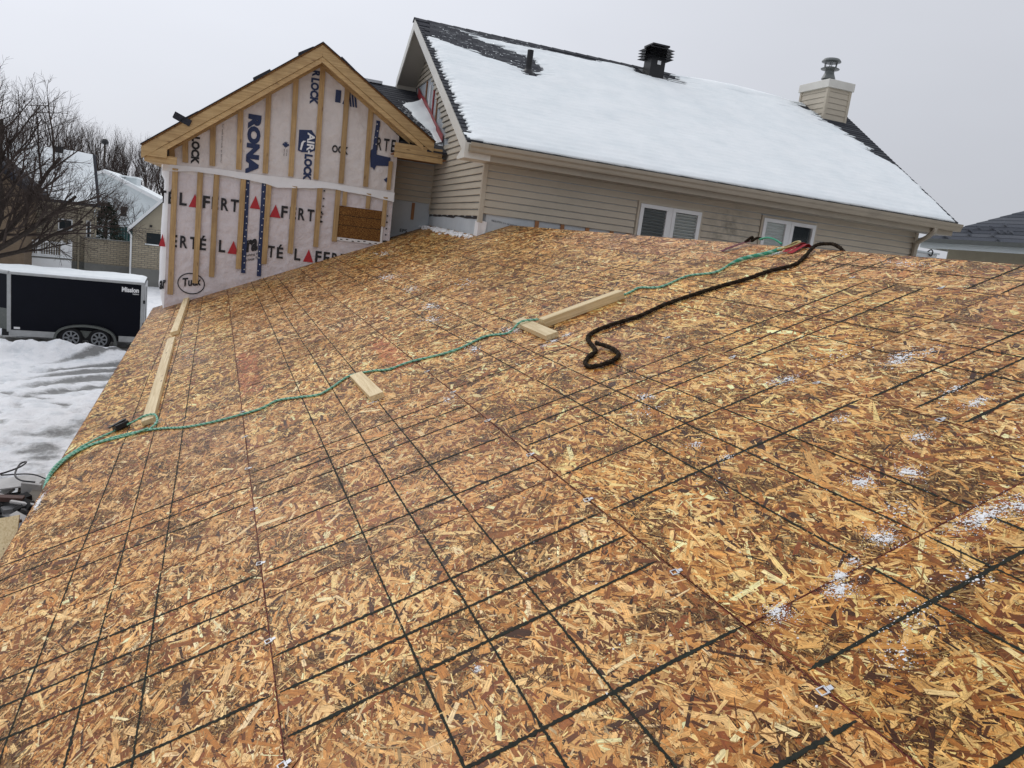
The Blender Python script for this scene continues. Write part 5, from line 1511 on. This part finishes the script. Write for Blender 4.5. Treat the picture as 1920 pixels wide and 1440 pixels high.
part('downspout', MB().tube([(-.70, -.30, e_ + .28), (-.70, -.08, e_ + .1), (-.70, -.08, .1)], .05, 6), M_STUCCO, lA)
part('downspout', MB().tube([(.12, -.25, e_ + .28), (.06, -.08, e_ + .1), (.06, -.08, 1.9)], .045, 6), M_STUCCO, lA)
part('siding_bay', MB().box(-.62, -.005, -.03, .001, 2.1, e_ + .5), M_STUCCO, lA)
part('foundation', MB().box(-9.0, .03, -.03, .0, -.2, .80), M_CONC, lA)
def small_window(l, a, b, z0, z1, fr=M_WHITE, y=-.03):
    f = part('window', MB().box(a, b, y, y + .05, z0, z0 + .05).box(a, b, y, y + .05, z1 - .05, z1).box(a, a + .05, y, y + .05, z0, z1).box(b - .05, b, y, y + .05, z0, z1), fr, l)
    part('pane', MB().box(a + .045, b - .045, y + .02, y + .03, z0 + .045, z1 - .045), M_DARKROOM, l, parent=f)
    part('sill', MB().box(a - .05, b + .05, y - .06, y + .02, z0 - .05, z0), fr, l, parent=f)
small_window(lA, -1.62, -.98, 2.36, 2.92)
small_window(lA, -.36, -.14, 2.05, 2.96, M_WHITE, -.06)
small_window(lA, -4.4, -3.4, 2.3, 3.1)
# balcony
bx0, bx1, bd, bz = -3.55, -1.05, 1.3, 1.02
bal = part('balcony', MB().box(bx0, bx1, -bd, -.01, bz - .09, bz), M_CONC, lA)
part('balcony_skirt', MB().box(bx0 + .02, bx1 - .02, -bd + .02, -bd + .05, .0, bz - .091).box(bx1 - .05, bx1 - .02, -bd + .05, -.02, 0, bz - .091), M_WHITE, lA, parent=bal)
for x in (bx0 + .08, bx0 + 1.05, bx1 - .45, bx1 - .06):
    part('balcony_post', MB().box(x - .06, x + .06, -bd + .02, -bd + .14, bz, bz + .86), M_WHITE, lA, parent=bal)
part('balcony_post', MB().box(bx1 - .12, bx1, -.2, -.06, bz, bz + .86), M_WHITE, lA, parent=bal)
part('balcony_rail', MB().box(bx0, bx1 - .4, -bd + .04, -bd + .12, bz + .70, bz + .77).box(bx0, bx1 - .4, -bd + .04, -bd + .12, bz + .06, bz + .12).box(bx1 - .09, bx1 - .03, -bd + .1, -.1, bz + .70, bz + .77), M_WHITE, lA, parent=bal)
part('rail_panel', MB().box(bx1 - .40, bx1 - .06, -bd + .05, -bd + .09, bz + .02, bz + .76), M_WHITE, lA, parent=bal)
for x in np.arange(bx0 + .2, bx1 - .52, .105):
    part('baluster', MB().box(x - .018, x + .018, -bd + .065, -bd + .095, bz + .1, bz + .71), M_WHITE, lA, parent=bal)
part('balcony_snow', MB().box(bx0 + .05, bx1 + .04, -bd - .03, -bd + .3, bz + .001, bz + .04), M_SNOW, lA, parent=bal, kind='stuff')
for k in range(5):
    part('stair_tread', MB().box(bx0 - .95 - .0 * k, bx0 - .15, -bd - .25 * k + .6, -bd - .25 * k + .88, bz - .2 * (k + 1) + .0, bz - .2 * (k + 1) + .06), M_CONC, lA, parent=bal)
    part('stair_snow', MB().box(bx0 - .93, bx0 - .17, -bd - .25 * k + .62, -bd - .25 * k + .86, bz - .2 * (k + 1) + .061, bz - .2 * (k + 1) + .10), M_SNOW, lA, parent=bal, kind='stuff')
part('stair_newel', MB().box(bx0 - .16, bx0 - .05, -bd - .5, -bd - .38, 0, bz + .65), M_WHITE, lA, parent=bal)

# --- brick garden wall, garage with tan gable, pale house, brown house
gwl = Thing('garden_wall', 'low buff brick wall on a concrete footing between the two brick houses', 'wall', 'W', (-5.4, 43.6, GZ))
part('brickwork', MB().box(-6.5, -4.25, 43.5, 43.75, GZ + .80, GZ + 2.07), M_BRICK, gwl)
part('footing', MB().box(-6.5, -4.25, 43.46, 43.79, GZ - .2, GZ + .80), M_CONC, gwl)
part('coping', MB().box(-6.52, -4.24, 43.46, 43.79, GZ + 2.071, GZ + 2.12), M_CONC, gwl)
ga = Thing('brick_garage', 'small brick house with tan stucco gable and dark window beside the wrapped corner', 'house', 'W', (-2.9, 43, GZ))
part('brickwork', MB().box(-4.15, 1.0, 42, 48, GZ + .9, -.32), M_BRICK, ga)
part('footing', MB().box(-4.17, 1.02, 41.97, 48, GZ - .2, GZ + .9), M_CONC, ga)
part('gable', MB().prism([(-4.15, -.319), (1.0, -.319), (-1.5, 2.45)], 'y', 42.01, 48), M_STUCCO, ga)
rg = MB()
for sx in (-1, 1):
    x1_ = -1.5 + sx * 2.85
    rg.prism([(x1_, -.62), (-1.5, 2.50), (-1.5, 2.66), (x1_, -.44)], 'y', 41.7, 48.3)
rgo = part('roof', rg, M_SH[0], ga)
part('rake_trim', MB().prism([(-4.36, -.60), (-1.5, 2.52), (-1.5, 2.70), (-4.36, -.42)], 'y', 41.66, 41.70), M_WHITE, ga)
part('roof_snow', MB().prism([(-4.34, -.43), (-1.5, 2.665), (-1.5, 2.72), (-4.34, -.37)], 'y', 41.72, 48.2), M_SNOW, ga, parent=rgo, kind='stuff')
part('downspout', MB().tube([(-4.32, 41.8, -.55), (-4.2, 41.93, -.75), (-4.2, 41.93, GZ + .1)], .045, 6), M_WHITE, ga)
f_ = part('window', MB().box(-3.56, -2.6, 41.95, 42.0, -1.15, -1.10), M_SNOW, ga)
part('pane', MB().box(-3.50, -2.6, 41.97, 41.999, -1.10, -.54), M_DARKROOM, ga, parent=f_)
part('wall_lamp', MB().box(-3.37, -3.25, 41.9, 41.999, -.24, -.14), M_BLACK, ga)

pb_ = Thing('pale_house', 'pale grey sided house with snowy gable roof far behind the brick wall', 'house', 'W', (-6.5, 67, GZ))
part('wall', MB().prism([(-12.4, GZ), (-4.2, GZ), (-4.2, .82), (-8.4, 2.55), (-12.4, .82)], 'y', 66, 76), M_PALE, pb_)
rp = MB()
for sx in (-1, 1):
    x1_ = -8.4 + sx * 4.6
    rp.prism([(x1_, .62), (-8.4, 2.56), (-8.4, 2.78), (x1_, .84)], 'y', 65.6, 76.4)
rpo = part('roof', rp, M_WHITE, pb_)
part('roof_snow', MB().prism([(-3.82, .85), (-8.4, 2.785), (-8.4, 2.86), (-3.82, .93)], 'y', 65.7, 76.3), M_SNOW, pb_, parent=rpo, kind='stuff')
f_ = part('window', MB().box(-7.23, -6.68, 65.94, 66.0, -.62, .28), M_WHITE, pb_)
part('pane', MB().box(-7.16, -6.75, 65.92, 65.939, -.55, .21), M_DARKROOM, pb_, parent=f_)
part('dormer', MB().box(-7.4, -6.3, 68, 72, 1.6, 2.5), M_PALE, pb_)
part('dormer_roof', MB().prism([(-7.5, 2.5), (-6.2, 2.5), (-6.2, 2.62), (-7.5, 2.62)], 'y', 67.8, 72), M_SNOW, pb_)
fl_ = part('flue', MB().lathe((-8.5, 67, 2.4), [(.08, 0), (.08, 2.3), (.06, 2.32)], 10), M_BARK, pb_)
part('flue_cap', MB().lathe((-8.5, 67, 4.72), [(.10, 0), (.26, .08), (.28, .24), (.16, .42), (.05, .46)], 12), M_BLACK, pb_, parent=fl_)

bh_ = Thing('brown_house', 'brown clad house with dark eave at the left edge behind the bare tree', 'house', 'W', (-12, 40, GZ))
part('wall', MB().prism([(-16, GZ), (-8.6, GZ), (-8.6, .8), (-10.4, 2.3), (-16, 2.3)], 'y', 40.5, 43.2), M_BROWNW, bh_)
part('roof', MB().prism([(-8.2, .55), (-8.05, .75), (-10.3, 2.65), (-16, 2.65), (-16, 2.35), (-10.4, 2.35)], 'y', 40.2, 43.4), M_SH[1], bh_)
part('roof_snow', MB().prism([(-10.2, 2.655), (-16, 2.655), (-16, 2.75), (-10.3, 2.75)], 'y', 40.25, 43.3), M_SNOW, bh_, kind='stuff')
part('window', MB().box(-10.4, -9.6, 40.45, 40.5, -.4, .5), M_DARKROOM, bh_)
tf = Thing('teal_fence', 'dark teal board fence behind the low brick wall', 'fence', 'W', (-5.5, 52, GZ))
for k in range(9):
    part('fence_board', MB().box(-6.3 + k * .16, -6.3 + k * .16 + .15, 52, 52.03, GZ, -.80 + .02 * (k % 2)), M_TEAL, tf)
part('fence_rail', MB().box(-6.3, -4.86, 52.031, 52.08, -1.1, -1.0), M_TEAL, tf)

# ================================================================== trees
def bare_tree(name, label, pos, height, spread, seed, trunk_r, levels, kids, group, lean=(0, 0), first=.25, mats=(M_BARK, M_TWIG), sides=3):
    r_ = random.Random(seed)
    T_ = Thing(name, label, 'tree', 'W', pos, group)
    l = _L(); l.o = T_.o
    tk, tw = MB(), MB()
    def grow(p, d, Ln, rad, lev):
        n = 5 if lev < 2 else 4 if lev < 4 else 3
        pts = [np.array(p)]; q = np.array(p, float); dd = np.array(d, float)
        for i in range(n):
            dd = dd + np.array((r_.gauss(0, .10), r_.gauss(0, .10), r_.gauss(0, .05) + (.12 if lev else 0)))
            dd /= np.linalg.norm(dd); q = q + dd * Ln / n; pts.append(q.copy())
        end = rad * (.62 if lev < levels - 1 else .35)
        (tk if lev < 2 else tw).tube(pts, [rad + (end - rad) * i / n for i in range(n + 1)], 7 if lev == 0 else 5 if lev < 2 else sides, cap=False)
        if lev >= levels: return
        m = kids[min(lev, len(kids) - 1)]
        for k in range(m):
            f = (first if lev == 0 else .22) + (1 - (first if lev == 0 else .22)) * (k + r_.random() * .8) / m
            f = min(f, .98); i = f * n; a = pts[int(i)] + (pts[min(int(i) + 1, n)] - pts[int(i)]) * (i % 1)
            az = r_.uniform(0, 2 * math.pi); el = r_.uniform(.45, 1.0)
            e1 = np.cross(dd, (0, 0, 1)) if abs(dd[2]) < .95 else np.array((1.0, 0, 0)); e1 = e1 / np.linalg.norm(e1); e2 = np.cross(dd, e1)
            nd = dd * math.cos(el) + (e1 * math.cos(az) + e2 * math.sin(az)) * math.sin(el) * spread
            nd = nd + np.array((lean[0], lean[1], 0)) * .3
            nd /= np.linalg.norm(nd)
            grow(a, nd, Ln * r_.uniform(.48, .72) * (1.15 - .4 * f), rad * r_.uniform(.42, .60) * (1.1 - .4 * f), lev + 1)
    grow((0, 0, -.1), (lean[0] * .5, lean[1] * .5, 1), height * .55, trunk_r, 0)
    part('trunk', tk, mats[0], l, smooth=True)
    part('crown', tw, mats[1], l)
    return T_
def big_tree():
    T_ = Thing('yard_tree', 'large spreading leafless tree at the left edge in front of the brick house', 'tree', 'W', (-7.75, 29, GZ))
    l = _L(); l.o = T_.o
    r_ = random.Random(5)
    tk, tw = MB(), MB()
    def grow(p, d, Ln, rad, lev):
        n = 6 if lev < 2 else 4
        pts = [np.array(p, float)]; q = np.array(p, float); dd = np.array(d, float)
        for i in range(n):
            dd = dd + np.array((r_.gauss(0, .09), r_.gauss(0, .09), r_.gauss(0, .07) + (.045 if lev < 3 else .02)))
            dd /= np.linalg.norm(dd); q = q + dd * Ln / n; pts.append(q.copy())
        end = rad * .45
        (tk if lev < 2 else tw).tube(pts, [rad + (end - rad) * i / n for i in range(n + 1)], 7 if lev < 2 else 4 if lev < 4 else 3, cap=False)
        if lev >= 5: return
        for k in range((0, 8, 6, 5, 4, 2)[lev]):
            f = .2 + .78 * (k + r_.random() * .8) / (0, 8, 6, 5, 4, 2)[lev]
            f = min(f, .98); i = f * n; a = pts[int(i)] + (pts[min(int(i) + 1, n)] - pts[int(i)]) * (i % 1)
            az = r_.uniform(0, 2 * math.pi); el = r_.uniform(.35, .85)
            e1 = np.cross(dd, (0, 0, 1)); e1 = e1 / (np.linalg.norm(e1) + 1e-6); e2 = np.cross(dd, e1)
            nd = dd * math.cos(el) + (e1 * math.cos(az) + e2 * math.sin(az)) * math.sin(el)
            nd /= np.linalg.norm(nd)
            grow(a, nd, Ln * r_.uniform(.42, .66) * (1.15 - .35 * f), max(.0045, rad * r_.uniform(.36, .52) * (1.1 - .4 * f)), lev + 1)
    tk.tube([(0, 0, -.1), (.05, 0, .8), (.15, 0, 1.7), (.2, 0, 2.2)], [.26, .20, .18, .17], 9)
    for d, Ln, rad, z in (((.85, -.1, .42), 3.9, .11, 1.9), ((.75, .2, .75), 4.2, .115, 2.1), ((.35, -.1, 1.0), 4.4, .12, 2.2), ((.95, .1, .22), 3.5, .09, 1.8), ((.05, .2, 1.0), 4.3, .11, 2.2), ((-.6, 0, .8), 3.6, .10, 2.1), ((.55, -.5, .7), 3.6, .09, 2.0), ((.2, .6, .9), 3.6, .09, 2.1), ((-.9, .2, .5), 3.0, .09, 1.9)):
        d = np.array(d); d = d / np.linalg.norm(d)
        grow((.17, 0, z), d, Ln, rad, 1)
    part('trunk', tk, M_BARK, l, smooth=True)
    part('crown', tw, M_TWIG, l)
big_tree()
TL = [(-17.5, 82, 11.8), (-16.0, 88, 12.6), (-14.6, 84, 12.0), (-13.4, 90, 11.4), (-12.2, 84, 11.0), (-11.2, 88, 11.4), (-10.2, 85, 11.2), (-9.1, 90, 10.6), (-8.2, 86, 10.6), (-7.2, 88, 10.8), (-6.3, 84, 10.9), (-5.3, 88, 10.6), (-4.4, 86, 10.4)]
ORD = ['first', 'second', 'third', 'fourth', 'fifth', 'sixth', 'seventh', 'eighth', 'ninth', 'tenth', 'eleventh', 'twelfth', 'thirteenth']
for i, (x, y, h_) in enumerate(TL):
    bare_tree('bare_tree', 'thin leafless tree on the skyline, %s from the left of the far row' % ORD[i], (x, y, GZ), h_ * 1.12, .55, 40 + i, .11, 4, (10, 7, 5, 2), 'leafless trees on the skyline', first=.3)
bare_tree('bare_tree', 'small leafless tree between the brick house and the pale house', (-7.2, 55, GZ), 6.3, .8, 77, .08, 4, (8, 6, 5, 3), 'leafless trees among the houses', first=.35)
bare_tree('bare_tree', 'leafless shrub-like tree in front of the pale house roof, near the wrapped corner', (-4.9, 54, GZ), 5.4, .95, 78, .07, 4, (7, 5, 4, 2), 'leafless trees among the houses', first=.25)
# conifer
cf = Thing('conifer', 'dark green conifer standing behind the low brick wall', 'tree', 'W', (-6.35, 50.5, GZ))
lc = _L(); lc.o = cf.o
part('trunk', MB().tube([(0, 0, -.1), (0, 0, 2.2), (.03, 0, 3.9)], [.12, .07, .015], 7), M_BARK, lc)
nd_ = MB(); rc = random.Random(3)
for k in range(760):
    z = rc.uniform(.3, 3.85); R_ = (1.05 * (1 - (z / 4.0) ** 1.6) + .05) * rc.uniform(.45, 1.12); w = rc.uniform(0, 2 * math.pi)
    c = np.array((R_ * math.cos(w), R_ * math.sin(w), z)); o_ = np.array((math.cos(w), math.sin(w), -.25))
    for j in range(5):
        a = c + np.array((rc.gauss(0, .07), rc.gauss(0, .07), rc.gauss(0, .05)))
        d = o_ * rc.uniform(.08, .2) + np.array((rc.gauss(0, .05), rc.gauss(0, .05), rc.gauss(0, .05)))
        s_ = np.cross(d, (rc.gauss(0, 1), rc.gauss(0, 1), rc.gauss(0, 1))); s_ = s_ / (np.linalg.norm(s_) + 1e-6) * rc.uniform(.02, .045)
        nd_.add([a - s_, a + s_, a + d + s_ * .2, a + d - s_ * .2], [(0, 1, 2, 3)])
part('crown', nd_, M_NEEDLE, lc)

# ================================================================== neighbour to the right
nb = Thing('grey_house', 'neighbouring house with dark shingled hip roof and pale eave at the right edge', 'house', 'W', (20, 7, GZ))
nbz, nbx, nby = 2.80, 17.0, 13.35
part('wall', MB().box(nbx + .5, 26, -4, nby - .45, GZ, 2.64), M_STUCCO, nb)
part('soffit', MB().box(nbx + .03, nbx + .5, -4.4, nby - .02, 2.60, 2.618), M_PALE, nb)
part('fascia', MB().box(nbx, nbx + .03, -4.4, nby, 2.56, 2.79).box(nbx + .03, 26, nby - .03, nby, 2.56, 2.79), M_PALE, nb)
part('gutter', MB().box(nbx - .11, nbx - .001, -4.4, nby + .08, 2.70, 2.80), M_GALV, nb)
ns2 = .60
def hp(t, y):    # roof point: t metres in from the eave
    return (nbx + t, y, nbz + .01 + ns2 * t)
nro = MB().add([(nbx - .03, -4.4, nbz - .01), (nbx - .03, nby + .03, nbz - .01), (nbx + 4.5, nby - 4.5, nbz + ns2 * 4.5 - .01), (nbx + 4.5, -4.4, nbz + ns2 * 4.5 - .01), (26, nby + .03, nbz - .01), (26, nby - 4.5, nbz + ns2 * 4.5 - .01), (26, -4.4, nbz + ns2 * 4.5 - .01)], [(0, 1, 2, 3), (1, 4, 5, 2), (3, 2, 5, 6)])
M_SHN = [shingle_mat('slate_blue_shingle_a', (.075, .082, .098)), shingle_mat('slate_blue_shingle_b', (.058, .064, .078)), shingle_mat('slate_blue_shingle_c', (.092, .099, .114))]
nrp = part('roof', nro, M_SHN[0], nb)
tabn = []
for m_ in M_SHN:
    tm = MB().box(-.148, .148, -.0725, .0725, 0, .006).mesh('shingle'); tm.materials.append(m_); tabn.append(tm)
for i in range(26):
    t0, t1 = i * .17, (i + 1) * .17
    a, b = hp(t0 - .03, -4.4), hp(t0 - .03, nby + .03 - t0)
    c, d = hp(t1 - .03, nby + .03 - t1), hp(t1 - .03, -4.4)
    part('shingle_course', MB().add([(a[0], a[1], a[2] + .016), (b[0], b[1], b[2] + .016), (c[0], c[1], c[2] + .004), (d[0], d[1], d[2] + .004), (a[0], a[1], a[2] - .01), (b[0], b[1], b[2] - .01)], [(0, 1, 2, 3), (4, 5, 1, 0)]), M_SHN[(i * 2 + i // 3) % 3], nb, parent=nrp)
# loose tabs so the courses read as shingles
for k in range(150):
    i = random.randint(0, 20); t = i * .17 + .045
    y = random.uniform(7.5, nby - t - .3)
    o = inst('shingle', tabn[random.randint(0, 2)], nrp, np.array((nbx + t + .005, y, nbz + .01 + ns2 * t + .0)) - nb.base, (0, -math.atan(ns2), math.pi / 2))
ac = Thing('white_cabinet', 'small white metal cabinet seen between the downspout and the neighbouring house', 'cabinet', 'W', (15.2, 11.9, GZ))
part('shell', MB().box(14.75, 15.62, 11.6, 12.3, .2, 2.32), M_WHITE, ac, bev=.01)
part('lid', MB().box(14.72, 15.66, 11.57, 12.33, 2.321, 2.36), M_PALE, ac)
part('door', MB().box(14.80, 15.57, 11.585, 11.599, .4, 2.25), M_PALE, ac)
part('hose', MB().tube(smooth_path([(15.25, 11.56, 2.36), (15.32, 11.54, 2.41), (15.40, 11.55, 2.36), (15.38, 11.56, 2.27), (15.30, 11.56, 2.30)]), .014, 6), M_BLACK, ac)
wb = Thing('white_shutter', 'bright white board edge just right of the beige downspout', 'board', 'W', (14.85, 12.8, GZ))
part('panel', MB().box(14.8, 15.15, 12.8, 12.86, .2, 2.62), M_WHITE, wb)
part('batten', MB().box(14.8, 15.15, 12.78, 12.799, 2.45, 2.52), M_PALE, wb)

# ================================================================== scrap heap below the eave
rs = random.Random(11)
NAMES = [('scrap_board', 'board'), ('scrap_bag', 'bag'), ('scrap_panel', 'panel')]
def scrap(name, label, cat, c, half, rot, mat, bev=.004):
    mb = MB()
    e = Matrix.Rotation(rot[2], 3, 'Z') @ Matrix.Rotation(rot[1], 3, 'Y') @ Matrix.Rotation(rot[0], 3, 'X')
    ax = [np.array(e.col[i]) * half[i] for i in range(3)]
    mb.obox(c, *ax)
    return single(name, mb, mat, label, cat, 'W', c, 'scrap in the heap below the eave', bev=bev)
SG, SB, SP, SD, SE = M_SCRAP
scrap('plank_offcut', 'pale board lying flat at the back of the scrap heap, with a cable over it', 'offcut', (-2.55, 9.75, -2.66), (.30, .16, .012), (.12, -.1, .2), SP)
scrap('drywall_offcut', 'beige drywall piece leaning at the right of the scrap heap', 'offcut', (-2.20, 9.35, -2.72), (.17, .26, .012), (.35, .25, -.3), SE)
scrap('scrap_board', 'dark red brown board end in the middle of the scrap heap', 'board', (-2.62, 9.02, -2.62), (.26, .055, .03), (0, .05, -.05), SB)
scrap('scrap_board', 'thin grey batten running right from the red brown board', 'board', (-2.20, 8.85, -2.66), (.30, .025, .015), (0, .10, -.25), SP)
scrap('scrap_board', 'grey slab below the red brown board in the scrap heap', 'board', (-2.38, 8.72, -2.80), (.32, .12, .03), (.1, .08, -.1), SG)
scrap('scrap_board', 'slim brown stick lying on the grey slabs', 'board', (-2.40, 8.25, -2.66), (.17, .018, .018), (0, -.12, .25), SB)
scrap('broken_slab', 'grey broken slab in the lower left of the scrap heap', 'offcut', (-2.36, 8.02, -2.84), (.16, .20, .02), (-.25, .3, .3), SG)
scrap('broken_slab', 'small grey slab wedged beside the eave edge in the scrap heap', 'offcut', (-2.14, 7.85, -2.80), (.07, .20, .02), (-.3, .4, -.5), SP)
scrap('scrap_bag', 'black rubbish bag deep in the scrap heap', 'bag', (-2.25, 8.35, -3.0), (.42, .80, .20), (.05, .1, .2), SD, .08)
scrap('scrap_bag', 'dark crumpled sheet under the back of the scrap heap', 'bag', (-2.55, 9.25, -2.95), (.40, .45, .14), (.1, -.05, .4), SD, .08)
scrap('foam_offcut', 'whitish square sheet standing in the middle of the scrap heap', 'offcut', (-2.36, 9.45, -2.66), (.12, .02, .10), (.3, .1, -.1), SP)
scrap('scrap_board', 'grey rounded log end on the snow behind the scrap heap', 'board', (-2.20, 10.05, -2.85), (.15, .05, .05), (.1, -.35, .6), SG)
scrap('plywood_sheet', 'pale plywood sheet leaning at the lower left edge below the eave', 'sheet', (-2.36, 7.15, -2.70), (.30, .55, .009), (.75, -.25, -.15), M_NEWWOOD)
for i, (x, y, z, a) in enumerate(((-2.48, 8.9, -2.74, .4), (-2.30, 8.5, -2.70, -.5), (-2.55, 8.45, -2.72, 1.0), (-2.42, 9.2, -2.70, -.9), (-2.25, 8.15, -2.74, .8), (-2.7, 9.35, -2.72, .3))):
    scrap('broken_slab', 'jagged grey rubble piece in the scrap heap, %s from the back' % ('fourth', 'fifth', 'sixth', 'second', 'seventh', 'third')[i], 'rubble', (x, y, z), (rs.uniform(.06, .14), rs.uniform(.05, .1), rs.uniform(.02, .04)), (rs.uniform(-.6, .6), rs.uniform(-.6, .6), a), (SG, SP, SE, SD)[i % 4])
for k in range(46):
    y = rs.uniform(7.7, 9.9); x = rs.uniform(-2.95, -1.95) - .05 * (y - 8)
    scrap('rubble_chip', 'small dull chip of rubble among the larger pieces of the scrap heap', 'rubble', (x, y, rs.uniform(-2.86, -2.66)), (rs.uniform(.03, .13), rs.uniform(.03, .09), rs.uniform(.008, .035)), (rs.uniform(-.7, .7), rs.uniform(-.7, .7), rs.uniform(0, 3)), M_SCRAP[(0, 0, 2, 3, 4, 1, 0, 3)[k % 8]])
mound = MB(); vs = []
for i in range(25):
    for k in range(25):
        x = -3.2 + 1.5 * i / 24; y = 7.4 + 2.9 * k / 24
        e = max(0, 1 - ((x + 2.45) / .75) ** 2 - ((y - 8.8) / 1.45) ** 2)
        vs.append((x, y, GZ - .05 + .55 * e ** .6 + .12 * e * float(fbm(x, y, 5, 91))))
mound.add(vs, [(i * 25 + k, (i + 1) * 25 + k, (i + 1) * 25 + k + 1, i * 25 + k + 1) for i in range(24) for k in range(24)])
single('debris_mound', mound, SD, 'dark fine debris forming the body of the scrap heap below the eave', 'debris', 'W', (-2.45, 8.8, GZ), kind='stuff')
cb_ = MB().tube(smooth_path([(-3.1, 9.6, -2.58), (-2.75, 9.62, -2.50), (-2.56, 9.80, -2.46), (-2.52, 9.95, -2.44), (-2.58, 9.88, -2.45), (-2.58, 9.6, -2.50), (-2.48, 9.42, -2.52), (-2.3, 9.34, -2.52)]), .012, 6)
cb_.tube(smooth_path([(-2.75, 9.62, -2.52), (-2.4, 9.66, -2.52), (-2.15, 9.55, -2.58)]), .010, 6)
single('black_cable', cb_, M_BLACK, 'black cable looped over the scrap heap', 'cable', 'W', (-2.6, 9.6, -2.7), smooth=True)
